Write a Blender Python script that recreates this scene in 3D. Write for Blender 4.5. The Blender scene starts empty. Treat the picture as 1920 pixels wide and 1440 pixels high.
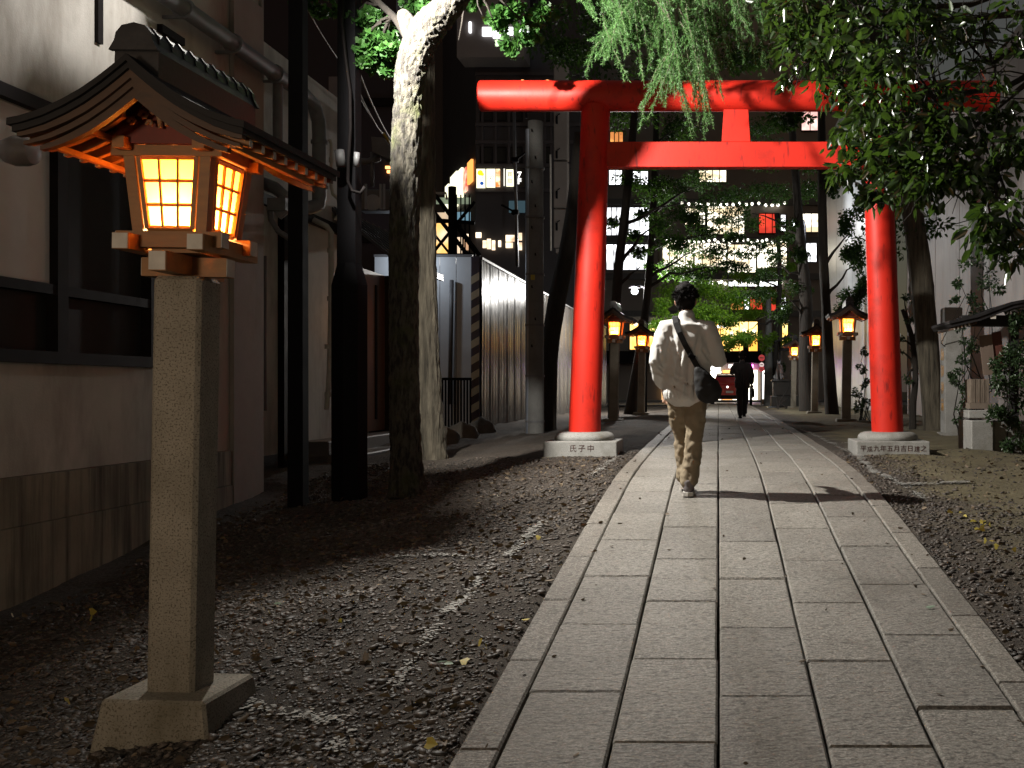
import bpy, bmesh, math, random
import numpy as np
from mathutils import Vector, Matrix, Quaternion

random.seed(7)
RNG = np.random.default_rng(11)
R = math.radians
SC = bpy.context.scene
COL = SC.collection
F, CX, CY, EYE = 2000.0, 1347.0, 731.0, 0.76   # focal length and vanishing point in photo pixels, eye above the torii ground


def at(px, py, Y):
    """world point seen at photo pixel (px, py) at depth Y"""
    return Vector(((px - CX) * Y / F, Y, EYE - (py - CY) * Y / F))


# ---------------------------------------------------------------- ground profile
def hp(Y):
    return np.interp(Y, [-30, 0, 8.2, 9.2, 10.2, 11.2, 12.8, 18, 25, 40, 400],
                     [1.75, 1.70, .942, .865, .81, .782, .76, .715, .68, .67, .67])


def hl(Y):
    return np.interp(Y, [0, 8, 9.5, 11, 13, 16, 25], [1.75, 1.5, 1.27, 1.15, .93, .81, .76])


def zg(x, Y):
    """ground height"""
    u = np.clip((-0.98 - x) / 3.6, 0, 1)
    s = u * u * (3 - 2 * u)
    h0 = hp(Y)
    return EYE - (h0 + (np.maximum(hl(Y), h0) - h0) * s)


_W = [(r.uniform(-6, 6), r.uniform(-6, 6), r.uniform(0, 6.28)) for r in [random.Random(3)] for k in range(26)]


def zw(x, Y):
    """ground height with its small unevenness, for things strewn on it"""
    x, Y = np.asarray(x, float), np.asarray(Y, float)
    amp = np.clip((np.abs(x - .2) - 1.15) / .35, 0, 1) * np.clip((60 - Y) / 30, 0, 1)
    return zg(x, Y) + sum(np.sin(x * a + Y * b + p) for a, b, p in _W) * .0040 * amp


def G(px, py, lo=2.5):
    """ground point under a photo pixel"""
    Y = lo
    while Y < 120:
        p = at(px, py, Y)
        if p.z <= zg(p.x, Y):
            return Vector((p.x, Y, float(zg(p.x, Y))))
        Y += .02
    return at(px, py, 60)


# ---------------------------------------------------------------- materials
MATS = {}


def new_mat(name):
    m = bpy.data.materials.new(name)
    m.use_nodes = True
    nt = m.node_tree
    bs = nt.nodes['Principled BSDF']
    return m, nt, bs


def noise(nt, scale, detail=4, rough=.55, vec=None, stretch=None):
    tc = nt.nodes.new('ShaderNodeTexCoord')
    src = tc.outputs['Object'] if vec is None else vec
    if stretch:
        mp = nt.nodes.new('ShaderNodeMapping')
        mp.inputs['Scale'].default_value = stretch
        nt.links.new(src, mp.inputs['Vector'])
        src = mp.outputs['Vector']
    n = nt.nodes.new('ShaderNodeTexNoise')
    n.inputs['Scale'].default_value = scale
    n.inputs['Detail'].default_value = detail
    n.inputs['Roughness'].default_value = rough
    nt.links.new(src, n.inputs['Vector'])
    return n.outputs['Fac']


def ramp(nt, fac, stops):
    r = nt.nodes.new('ShaderNodeValToRGB')
    e = r.color_ramp.elements
    while len(e) < len(stops):
        e.new(.5)
    for i, (p, c) in enumerate(stops):
        e[i].position = p
        e[i].color = (*c, 1) if len(c) == 3 else c
    nt.links.new(fac, r.inputs['Fac'])
    return r.outputs['Color']


def mix(nt, fac, a, b, mode='MIX'):
    m = nt.nodes.new('ShaderNodeMix')
    m.data_type = 'RGBA'
    m.blend_type = mode
    for sock, v in ((m.inputs[0], fac), (m.inputs[6], a), (m.inputs[7], b)):
        if isinstance(v, (int, float)):
            sock.default_value = v
        elif isinstance(v, tuple):
            sock.default_value = (*v, 1)
        else:
            nt.links.new(v, sock)
    return m.outputs[2]


def bump(nt, bs, h, strength, dist=.01, chain=None):
    b = nt.nodes.new('ShaderNodeBump')
    b.inputs['Strength'].default_value = strength
    b.inputs['Distance'].default_value = dist
    nt.links.new(h, b.inputs['Height'])
    if chain is not None:
        nt.links.new(chain, b.inputs['Normal'])
    nt.links.new(b.outputs['Normal'], bs.inputs['Normal'])
    return b.outputs['Normal']


def M(name, c1, c2=None, scale=6, rough=.7, bstr=.25, bscale=40, bdist=.005, metal=0, spec=.5, stretch=None, speck=None, bstretch=None,
      island=0, stain=None, coat=0, sharp=(.3, .7)):
    """procedural surface: two colours mixed by noise, optional fine specks, optional large stains, noise bump"""
    if name in MATS:
        return MATS[name]
    m, nt, bs = new_mat(name)
    c2 = c2 or tuple(v * .72 for v in c1)
    f = noise(nt, scale, 6, .6, stretch=stretch)
    col = ramp(nt, f, [(sharp[0], c2), (sharp[1], c1)])
    if speck:
        sc, cc, lo, hi = speck
        f2 = noise(nt, sc, 2, .5, stretch=bstretch)
        k = ramp(nt, f2, [(lo, (0, 0, 0)), (hi, (1, 1, 1))])
        col = mix(nt, k, col, cc)
    if stain:
        sc, cc, lo, hi, st = stain
        f3 = noise(nt, sc, 5, .65, stretch=st)
        k = ramp(nt, f3, [(lo, (0, 0, 0)), (hi, (1, 1, 1))])
        col = mix(nt, k, col, cc)
    if island:
        g = nt.nodes.new('ShaderNodeNewGeometry')
        k = ramp(nt, g.outputs['Random Per Island'], [(0, (1 - island,) * 3), (1, (1 + island,) * 3)])
        col = mix(nt, 1.0, col, k, 'MULTIPLY')
    nt.links.new(col, bs.inputs['Base Color'])
    rr = nt.nodes.new('ShaderNodeMapRange')
    rr.inputs['To Min'].default_value = max(.02, rough - .12)
    rr.inputs['To Max'].default_value = min(1, rough + .12)
    nt.links.new(f, rr.inputs['Value'])
    nt.links.new(rr.outputs['Result'], bs.inputs['Roughness'])
    bs.inputs['Metallic'].default_value = metal
    bs.inputs['Specular IOR Level'].default_value = spec
    bs.inputs['Coat Weight'].default_value = coat
    if bstr:
        bump(nt, bs, noise(nt, bscale, 5, .65, stretch=bstretch), bstr, bdist)
    MATS[name] = m
    return m


def glow(name, color, strength, c2=None, scale=3, light=True, stretch=None):
    """something that gives off light: lit window, sign, lamp"""
    if name in MATS:
        return MATS[name]
    m = bpy.data.materials.new(name)
    m.use_nodes = True
    nt = m.node_tree
    nt.nodes.clear()
    out = nt.nodes.new('ShaderNodeOutputMaterial')
    em = nt.nodes.new('ShaderNodeEmission')
    em.inputs['Strength'].default_value = strength
    em.inputs['Color'].default_value = (*color, 1)
    if c2:
        f = noise(nt, scale, 2, .5, stretch=stretch)
        nt.links.new(ramp(nt, f, [(.38, c2), (.6, color)]), em.inputs['Color'])
    nt.links.new(em.outputs[0], out.inputs['Surface'])
    m.cycles.emission_sampling = 'FRONT_BACK' if light else 'NONE'
    MATS[name] = m
    return m


def leaf_mat(name, c1, c2, rough=.35, trans=.35, tcol=None, spec=.5, var=.5):
    if name in MATS:
        return MATS[name]
    m, nt, bs = new_mat(name)
    g = nt.nodes.new('ShaderNodeNewGeometry')
    col = ramp(nt, g.outputs['Random Per Island'], [(0, c1), (1, c2)])
    nt.links.new(col, bs.inputs['Base Color'])
    bs.inputs['Roughness'].default_value = rough
    bs.inputs['Specular IOR Level'].default_value = spec
    tr = nt.nodes.new('ShaderNodeBsdfTranslucent')
    tcol = tcol or tuple(min(1, v * 1.6) for v in c2)
    tr.inputs['Color'].default_value = (*tcol, 1)
    ms = nt.nodes.new('ShaderNodeMixShader')
    ms.inputs[0].default_value = trans
    out = nt.nodes['Material Output']
    nt.links.new(bs.outputs[0], ms.inputs[1])
    nt.links.new(tr.outputs[0], ms.inputs[2])
    nt.links.new(ms.outputs[0], out.inputs['Surface'])
    MATS[name] = m
    return m


# ---------------------------------------------------------------- object helpers
def tag(o, label=None, cat=None, group=None, kind=None):
    if label: o['label'] = label
    if cat: o['category'] = cat
    if group: o['group'] = group
    if kind: o['kind'] = kind
    return o


def thing(name, loc, label, cat, group=None):
    o = bpy.data.objects.new(name, None)
    o.empty_display_size = .2
    COL.objects.link(o)
    o.location = Vector(loc)
    return tag(o, label, cat, group)


def root_loc(o):
    v = Vector((0, 0, 0))
    while o is not None:
        v += o.location
        o = o.parent
    return v


def copy_tree(o, parent=None):
    c = o.copy()
    COL.objects.link(c)
    if parent is not None:
        c.parent = parent
    for ch in list(o.children):
        copy_tree(ch, c)
    return c


class MB:
    """collects world-space geometry for ONE mesh object"""

    def __init__(self):
        self.v, self.f, self.m = [], [], []

    def add(self, vs, fs, mi=0):
        n = len(self.v)
        self.v += [tuple(p) for p in vs]
        self.f += [tuple(i + n for i in f) for f in fs]
        self.m += [mi] * len(fs)
        return self

    def box(self, c, s, rot=None, mi=0, taper=(1, 1), bev=0.0):
        """box centre c, size s; taper scales the top face; bev chamfers the edges"""
        x, y, z = s[0] / 2, s[1] / 2, s[2] / 2
        if bev > 0:
            b = min(bev, x * .8, y * .8, z * .8)
            pts = []
            for sx in (-1, 1):
                for sy in (-1, 1):
                    for sz in (-1, 1):
                        tx, ty = taper if sz > 0 else (1, 1)
                        pts += [(sx * (x * tx - b), sy * (y * ty - b), sz * z), (sx * x * tx, sy * (y * ty - b), sz * (z - b)),
                                (sx * (x * tx - b), sy * y * ty, sz * (z - b))]
            bm = bmesh.new()
            for p in pts:
                bm.verts.new(p)
            bmesh.ops.convex_hull(bm, input=bm.verts)
            bm.verts.index_update()
            vs = [v.co.copy() for v in bm.verts]
            fs = [[v.index for v in f.verts] for f in bm.faces]
            bm.free()
        else:
            vs, fs = [], [(0, 1, 3, 2), (4, 6, 7, 5), (0, 4, 5, 1), (2, 3, 7, 6), (0, 2, 6, 4), (1, 5, 7, 3)]
            for sx in (-1, 1):
                for sy in (-1, 1):
                    for sz in (-1, 1):
                        tx, ty = taper if sz > 0 else (1, 1)
                        vs.append(Vector((sx * x * tx, sy * y * ty, sz * z)))
        c = Vector(c)
        if rot is not None:
            q = rot if isinstance(rot, (Matrix, Quaternion)) else Matrix.Rotation(rot, 3, 'Z')
            vs = [q @ Vector(v) for v in vs]
        return self.add([Vector(v) + c for v in vs], fs, mi)

    def bb(self, x0, x1, y0, y1, z0, z1, mi=0, bev=0):
        return self.box(((x0 + x1) / 2, (y0 + y1) / 2, (z0 + z1) / 2), (abs(x1 - x0), abs(y1 - y0), abs(z1 - z0)), mi=mi, bev=bev)

    def tube(self, pts, rad, seg=10, mi=0, cap=True, flat=1.0, wob=0.0, wseed=0, ref=None):
        pts = [Vector(p) for p in pts]
        n = len(pts)
        rad = [rad] * n if isinstance(rad, (int, float)) else list(rad)
        vs, fs = [], []
        t0 = (pts[1] - pts[0]).normalized()
        u = Vector(ref) if ref is not None else (Vector((1, 0, 0)) if abs(t0.x) < .8 else Vector((0, 1, 0)))
        if (u - t0 * u.dot(t0)).length < .2 * u.length:
            u = Vector((0, 1, 0)) if abs(t0.y) < .8 else Vector((0, 0, 1))
        rr = random.Random(wseed)
        for i in range(n):
            t = (pts[min(i + 1, n - 1)] - pts[max(i - 1, 0)]).normalized()
            u = (u - t * u.dot(t)).normalized()
            w = t.cross(u)
            r = rad[i]
            ra, rb = (r, r * flat) if not isinstance(r, tuple) else r
            for k in range(seg):
                a = 2 * math.pi * k / seg
                q = 1 + (rr.uniform(-wob, wob) if wob else 0)
                vs.append(pts[i] + (u * math.cos(a) * ra + w * math.sin(a) * rb) * q)
        for i in range(n - 1):
            for k in range(seg):
                a, b = i * seg + k, i * seg + (k + 1) % seg
                fs.append((a, b, b + seg, a + seg))
        if cap:
            fs.append(tuple(range(seg))[::-1])
            fs.append(tuple(range((n - 1) * seg, n * seg)))
        return self.add(vs, fs, mi)

    def lathe(self, c, prof, seg=32, mi=0, axis='Z'):
        c = Vector(c)
        vs, fs = [], []
        for r, z in prof:
            for k in range(seg):
                a = 2 * math.pi * k / seg
                p = Vector((r * math.cos(a), r * math.sin(a), z))
                if axis == 'X': p = Vector((p.z, p.x, p.y))
                if axis == 'Y': p = Vector((p.y, p.z, p.x))
                vs.append(c + p)
        for i in range(len(prof) - 1):
            for k in range(seg):
                a, b = i * seg + k, i * seg + (k + 1) % seg
                fs.append((a, b, b + seg, a + seg))
        fs.append(tuple(range(seg))[::-1])
        fs.append(tuple(range((len(prof) - 1) * seg, len(prof) * seg)))
        return self.add(vs, fs, mi)

    def prism(self, poly, a0, a1, axis='Y', mi=0):
        """extrude a polygon (x,z) along Y, (y,z) along X or (x,y) along Z"""
        n = len(poly)

        def V(p, a):
            return {'Y': (p[0], a, p[1]), 'X': (a, p[0], p[1]), 'Z': (p[0], p[1], a)}[axis]
        vs = [V(p, a0) for p in poly] + [V(p, a1) for p in poly]
        fs = [tuple(range(n)), tuple(range(n, 2 * n))[::-1]] + [(i, i + n, (i + 1) % n + n, (i + 1) % n) for i in range(n)]
        return self.add(vs, fs, mi)

    def strip(self, top, bot, y0, y1, mi=0):
        """slab between two matching (x,z) curves, extruded along Y"""
        n = len(top)
        vs = []
        for y in (y0, y1):
            vs += [(p[0], y, p[1]) for p in top] + [(p[0], y, p[1]) for p in bot]
        fs = []
        for i in range(n - 1):
            a, b = i, i + 1
            fs += [(a, b, b + 2 * n, a + 2 * n), (a + n, a + 3 * n, b + 3 * n, b + n), (a, a + n, b + n, b),
                   (a + 2 * n, b + 2 * n, b + 3 * n, a + 3 * n)]
        for i in (0, n - 1):
            fs.append((i, i + 2 * n, i + 3 * n, i + n))
        return self.add(vs, fs, mi)

    def build(self, name, mats, parent=None, smooth=False, loc=None, fix=True, auto=None):
        me = bpy.data.meshes.new(name)
        o = bpy.data.objects.new(name, me)
        COL.objects.link(o)
        off = root_loc(parent) if parent is not None else Vector(loc) if loc is not None else Vector((0, 0, 0))
        me.from_pydata([(p[0] - off.x, p[1] - off.y, p[2] - off.z) for p in self.v], [], self.f)
        mats = mats if isinstance(mats, (list, tuple)) else [mats]
        for m in mats:
            me.materials.append(m)
        if len(mats) > 1:
            me.polygons.foreach_set('material_index', self.m)
        if fix:
            bm = bmesh.new()
            bm.from_mesh(me)
            bmesh.ops.recalc_face_normals(bm, faces=bm.faces)
            bm.to_mesh(me)
            bm.free()
        if smooth:
            me.polygons.foreach_set('use_smooth', [True] * len(me.polygons))
            if auto:
                me.set_sharp_from_angle(angle=R(auto))
        me.update()
        if parent is not None:
            o.parent = parent
        else:
            o.location = off
        return o


def each(mb, name, mats, parent, **kw):
    """one mesh object per connected piece"""
    par = list(range(len(mb.v)))

    def find(a):
        while par[a] != a:
            par[a] = par[par[a]]
            a = par[a]
        return a
    for f in mb.f:
        for i in f[1:]:
            par[find(i)] = find(f[0])
    groups = {}
    for f, m in zip(mb.f, mb.m):
        groups.setdefault(find(f[0]), []).append((f, m))
    out = []
    for g in groups.values():
        ids = sorted({i for f, m in g for i in f})
        k = {a: b for b, a in enumerate(ids)}
        n = MB()
        n.v = [mb.v[i] for i in ids]
        n.f = [tuple(k[i] for i in f) for f, m in g]
        n.m = [m for f, m in g]
        out.append(n.build(name, mats, parent, **kw))
    return out


def raw_mesh(name, verts, faces_flat, loop_tot, mat, parent=None, loc=None, smooth=False):
    """fast mesh from numpy arrays"""
    me = bpy.data.meshes.new(name)
    o = bpy.data.objects.new(name, me)
    COL.objects.link(o)
    off = np.array(root_loc(parent) if parent is not None else (loc if loc is not None else (0, 0, 0)), dtype=np.float64)
    v = (np.asarray(verts) - off).astype(np.float32)
    me.vertices.add(len(v))
    me.vertices.foreach_set('co', v.ravel())
    me.loops.add(len(faces_flat))
    me.loops.foreach_set('vertex_index', np.asarray(faces_flat, dtype=np.int32))
    lt = np.asarray(loop_tot, dtype=np.int32)
    me.polygons.add(len(lt))
    me.polygons.foreach_set('loop_start', np.concatenate(([0], np.cumsum(lt)[:-1])).astype(np.int32))
    if smooth:
        me.polygons.foreach_set('use_smooth', np.ones(len(lt), dtype=bool))
    me.update(calc_edges=True)
    me.validate()
    for mm in (mat if isinstance(mat, list) else [mat]):
        me.materials.append(mm)
    if parent is not None:
        o.parent = parent
    else:
        o.location = off
    return o


def unit(a):
    return a / np.maximum(np.linalg.norm(a, axis=-1, keepdims=True), 1e-9)


def leaf_arrays(pos, axis, size, width=.42, fold=.18, rng=RNG, shape='lance'):
    """leaves: pos (N,3), axis (N,3) pointing to the tip, size (N,)"""
    n = len(pos)
    axis = unit(axis)
    r = unit(rng.normal(size=(n, 3)))
    side = unit(np.cross(axis, r))
    nor = np.cross(side, axis)
    s = size[:, None]
    if shape == 'fan':
        prof = [(0, 0, 0), (.55, .55, .1), (.95, .42, .12), (.86, 0.03, 0), (.95, -.42, .12), (.55, -.55, .1)]
    elif shape == 'dia':
        prof = [(0, 0, 0), (.5, width * .5, fold), (1, 0, 0), (.5, -width * .5, fold)]
    else:
        prof = [(0, 0, 0), (.3, width * .5, fold), (.68, width * .4, fold), (1, 0, -.08), (.68, -width * .4, fold), (.3, -width * .5, fold)]
    k = len(prof)
    V = np.empty((n, k, 3))
    for i, (a, b, c) in enumerate(prof):
        V[:, i] = pos + axis * s * a + side * s * b + nor * s * (c * abs(b) * 2 if shape != 'fan' else c * .5)
    if k == 4:
        F_ = np.array([[0, 2, 1], [0, 3, 2]])
        lt = [3, 3]
        flat = [0, 2, 1, 0, 3, 2]
    else:
        flat = [0, 3, 2, 1, 0, 5, 4, 3]
        lt = [4, 4]
    idx = (np.arange(n)[:, None] * k + np.array(flat)[None]).ravel()
    return V.reshape(-1, 3), idx, np.tile(lt, n)


def join_arrays(parts):
    vs, fs, ls, off = [], [], [], 0
    for v, f, l in parts:
        vs.append(v); fs.append(f + off); ls.append(l); off += len(v)
    return np.concatenate(vs), np.concatenate(fs), np.concatenate(ls)


def cloud(clumps, per, size, rng=RNG, droop=-.5, spread=.9, shell=.35):
    """leaf positions in ellipsoid clumps: [(centre, (rx,ry,rz), weight)]"""
    P, A, S = [], [], []
    for c, rad, w in clumps:
        n = int(per * w)
        d = unit(rng.normal(size=(n, 3)))
        q = rng.random((n, 1)) ** shell
        # sub-clumping keeps gaps in the crown
        k = max(3, n // 38)
        sub = unit(rng.normal(size=(k, 3))) * rng.random((k, 1)) ** .45
        pick = rng.integers(0, k, n)
        p = sub[pick] * .86 + d * q * .30
        P.append(np.array(c) + p * np.array(rad))
        a = d * spread + rng.normal(size=(n, 3)) * .4
        a[:, 2] += droop
        A.append(a)
        S.append(size * rng.uniform(.6, 1.25, n))
    return np.concatenate(P), np.concatenate(A), np.concatenate(S)


def foliage(name, clumps, per, size, mat, parent, width=.45, shape='lance', droop=-.5, seed=1):
    rng = np.random.default_rng(seed)
    p, a, s = cloud(clumps, per, size, rng, droop)
    v, f, l = leaf_arrays(p, a, s, width=width, rng=rng, shape=shape)
    return raw_mesh(name, v, f, l, mat, parent)


def bake(o):
    """apply the modifiers of o into its mesh"""
    bpy.context.view_layer.update()
    dg = bpy.context.evaluated_depsgraph_get()
    me = bpy.data.meshes.new_from_object(o.evaluated_get(dg))
    old = o.data
    o.modifiers.clear()
    o.data = me
    bpy.data.meshes.remove(old)
    return o


_TEX = {}


def clouds_tex(scale):
    if scale not in _TEX:
        t = bpy.data.textures.new('clouds', 'CLOUDS')
        t.noise_scale = scale
        t.noise_depth = 2
        _TEX[scale] = t
    return _TEX[scale]


def blob(name, chains, mat, parent, voxel=.012, smooth=6, wrinkles=(), loc=None, seg=14):
    """closed organic surface: tubes with (x,y) radii melted together, then optional wrinkle displacement"""
    mb = MB()
    for ch in chains:
        pts = [c[0] for c in ch]
        rad = [c[1] for c in ch]
        # round the ends
        p0, p1 = Vector(pts[0]), Vector(pts[-1])
        d0 = (p0 - Vector(pts[1])).normalized(); d1 = (p1 - Vector(pts[-2])).normalized()

        def sc(r, k):
            return (r[0] * k, r[1] * k) if isinstance(r, tuple) else r * k

        def mean(r):
            return min(r) if isinstance(r, tuple) else r
        pts = [p0 + d0 * mean(rad[0]) * .5] + pts + [p1 + d1 * mean(rad[-1]) * .5]
        rad = [sc(rad[0], .6)] + rad + [sc(rad[-1], .6)]
        mb.tube(pts, rad, seg=seg, ref=(1, 0, 0))
    o = mb.build(name, mat, parent, loc=loc)
    m = o.modifiers.new('r', 'REMESH'); m.mode = 'VOXEL'; m.voxel_size = voxel
    m = o.modifiers.new('s', 'SMOOTH'); m.iterations = smooth; m.factor = .5
    for sc_, st in wrinkles:
        m = o.modifiers.new('d', 'DISPLACE'); m.texture = clouds_tex(sc_); m.strength = st; m.texture_coords = 'LOCAL'; m.mid_level = .5
    bake(o)
    o.data.polygons.foreach_set('use_smooth', [True] * len(o.data.polygons))
    return o


def text(name, body, size, loc, mat, parent, rot=(90, 0, 0), depth=.004, spacing=1.0, line=1.0, bold=0):
    cu = bpy.data.curves.new(name, 'FONT')
    cu.body = body
    cu.size = size
    cu.align_x = 'CENTER'
    cu.align_y = 'CENTER'
    cu.extrude = depth
    cu.space_character = spacing
    cu.space_line = line
    cu.offset = bold
    tmp = bpy.data.objects.new('tmp', cu)
    COL.objects.link(tmp)
    bpy.context.view_layer.update()
    dg = bpy.context.evaluated_depsgraph_get()
    me = bpy.data.meshes.new_from_object(tmp.evaluated_get(dg))
    bpy.data.objects.remove(tmp)
    o = bpy.data.objects.new(name, me)
    COL.objects.link(o)
    me.materials.clear()
    me.materials.append(mat)
    rm = Matrix.Rotation(R(rot[2]), 4, 'Z') @ Matrix.Rotation(R(rot[0]), 4, 'X')
    off = root_loc(parent)
    me.transform(Matrix.Translation(Vector(loc) - off) @ rm)
    o.parent = parent
    return o
# ================================================================ materials used in several places
def slab_material(name, c1, c2):
    m, nt, bs = new_mat(name)
    f = noise(nt, 3, 6, .6)
    col = ramp(nt, f, [(.3, c2), (.7, c1)])
    f2 = noise(nt, 95, 3, .6)
    col = mix(nt, ramp(nt, f2, [(.46, (0, 0, 0)), (.60, (1, 1, 1))]), col, (.36, .34, .305))
    f4 = noise(nt, 48, 3, .6, stretch=(.7, 1.5, 1))
    col = mix(nt, ramp(nt, f4, [(.49, (0, 0, 0)), (.66, (.85, .85, .85))]), col, (.06, .055, .049))
    st = noise(nt, .9, 5, .7)
    col = mix(nt, ramp(nt, st, [(.45, (0, 0, 0)), (.75, (.55, .55, .55))]), col, (.10, .088, .07))
    g = nt.nodes.new('ShaderNodeNewGeometry')
    col = mix(nt, 1.0, col, ramp(nt, g.outputs['Random Per Island'], [(0, (.84, .83, .82)), (1, (1.08, 1.07, 1.05))]), 'MULTIPLY')
    nt.links.new(col, bs.inputs['Base Color'])
    bs.inputs['Roughness'].default_value = .62
    bs.inputs['Specular IOR Level'].default_value = .45
    n1 = bump(nt, bs, noise(nt, 30, 5, .75, stretch=(.6, 1.5, 1)), 1.0, .022)
    bump(nt, bs, noise(nt, 5, 3, .6), .35, .02, n1)
    return m


M_SLAB = slab_material('paving_granite', (.25, .236, .212), (.18, .17, .151))
M_KERB = slab_material('kerb_granite', (.20, .182, .157), (.145, .13, .112))
M_GRANITE = M('granite', (.34, .335, .32), (.24, .235, .22), 5, .75, .35, 120, .003, speck=(160, (.13, .13, .125), .56, .64), stain=(1.6, (.13, .12, .09), .52, .78, None))
M_POST = M('lantern_granite', (.34, .305, .25), (.235, .21, .168), 4, .85, .7, 75, .006, speck=(130, (.10, .085, .06), .52, .66), stain=(2.2, (.10, .085, .05), .45, .75, (1, 1, .4)))
M_WOOD = M('lantern_wood', (.36, .175, .062), (.25, .118, .042), 5, .55, .3, 30, .003, stretch=(1, 6, 6))
M_DARKWOOD = M('roof_dark', (.022, .020, .021), (.012, .011, .012), 7, .68, .4, 40, .004, spec=.25)
M_BARGE = M('barge_wood', (.085, .042, .022), (.05, .025, .014), 5, .6, .3, 40, .003, stretch=(2, 2, 9))
M_CAP = M('white_paint_cap', (.62, .58, .52), (.45, .41, .36), 12, .6, .2, 60, .002)
M_RED = M('vermilion_paint', (.62, .022, .010), (.54, .019, .009), 1.6, .52, .2, 30, .004, spec=.35, stain=(3.5, (.30, .016, .010), .52, .85, None), speck=(9, (.25, .012, .009), .60, .72), bstretch=(2.5, 2.5, .5))
M_PLASTER = M('plaster', (.51, .485, .43), (.39, .37, .325), 1.8, .85, .45, 55, .008, stain=(1.3, (.17, .145, .11), .46, .74, (1, 1, .35)))
M_PLINTH = M('plinth_concrete', (.30, .265, .195), (.17, .145, .095), 2, .9, .4, 40, .006, stain=(3, (.05, .042, .028), .45, .68, (.5, 2.5, .14)))
M_TRIM = M('dark_trim', (.016, .013, .013), (.009, .008, .008), 8, .6, .2, 40, .002, spec=.06)
M_STEEL = M('black_steel', (.006, .0055, .007), (.004, .004, .005), 6, .75, .15, 30, .002, spec=.12)
M_PVC = M('grey_pvc', (.15, .15, .155), (.10, .10, .105), 5, .5, .1, 30, .002)
M_PVCBLUE = M('bluegrey_pvc', (.11, .13, .17), (.08, .095, .125), 5, .4, .1, 30, .002)
M_PALEPIPE = M('pale_pipe', (.45, .41, .36), (.33, .30, .26), 8, .5, .15, 40, .002)
M_CONCRETE = M('concrete', (.21, .21, .20), (.14, .14, .135), 3, .85, .3, 60, .004, speck=(140, (.09, .09, .085), .56, .68))
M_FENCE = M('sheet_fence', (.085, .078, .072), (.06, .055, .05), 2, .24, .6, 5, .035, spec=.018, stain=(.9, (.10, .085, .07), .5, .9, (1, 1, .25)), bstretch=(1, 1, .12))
M_FENCE2 = M('frontal_sheet', (.58, .60, .62), (.48, .50, .52), 2, .5, .15, 8, .01)
M_PANEL = M('hoarding_board', (.34, .30, .285), (.22, .185, .172), 1.6, .6, .3, 30, .005, stretch=(1, 1, .25), stain=(2.0, (.13, .085, .065), .5, .85, (1, 1, .3)))
M_BARK = M('ginkgo_bark', (.078, .070, .052), (.014, .011, .008), 26, .95, 1.0, 34, .06, stretch=(1, 1, .30), bstretch=(1, 1, .24), stain=(2.4, (.05, .058, .013), .52, .72, None), sharp=(.40, .58))
M_BARK2 = M('furrowed_bark', (.15, .13, .095), (.022, .018, .012), 15, .95, 1.0, 20, .045, stretch=(1, 1, .12), bstretch=(1, 1, .11))
M_BARKD = M('dark_bark', (.034, .028, .022), (.014, .011, .009), 9, .95, .9, 22, .03, stretch=(1, 1, .18), bstretch=(1, 1, .16))
M_DARKWALL = M('dark_cladding', (.035, .026, .034), (.022, .016, .022), 1.5, .7, .15, 20, .005)
M_FACADE = M('facade_render', (.30, .26, .225), (.22, .19, .165), .4, .8, .2, 8, .01)
M_BLACK = M('black_fabric', (.012, .012, .013), (.007, .007, .008), 30, .85, .35, 220, .002)
M_GLASS, _nt, _bs = new_mat('dark_window_glass')
_bs.inputs['Base Color'].default_value = (.025, .024, .022, 1)
_bs.inputs['Roughness'].default_value = .3
_bs.inputs['Specular IOR Level'].default_value = .05
bump(_nt, _bs, noise(_nt, 7, 2), .05, .01)

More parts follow.
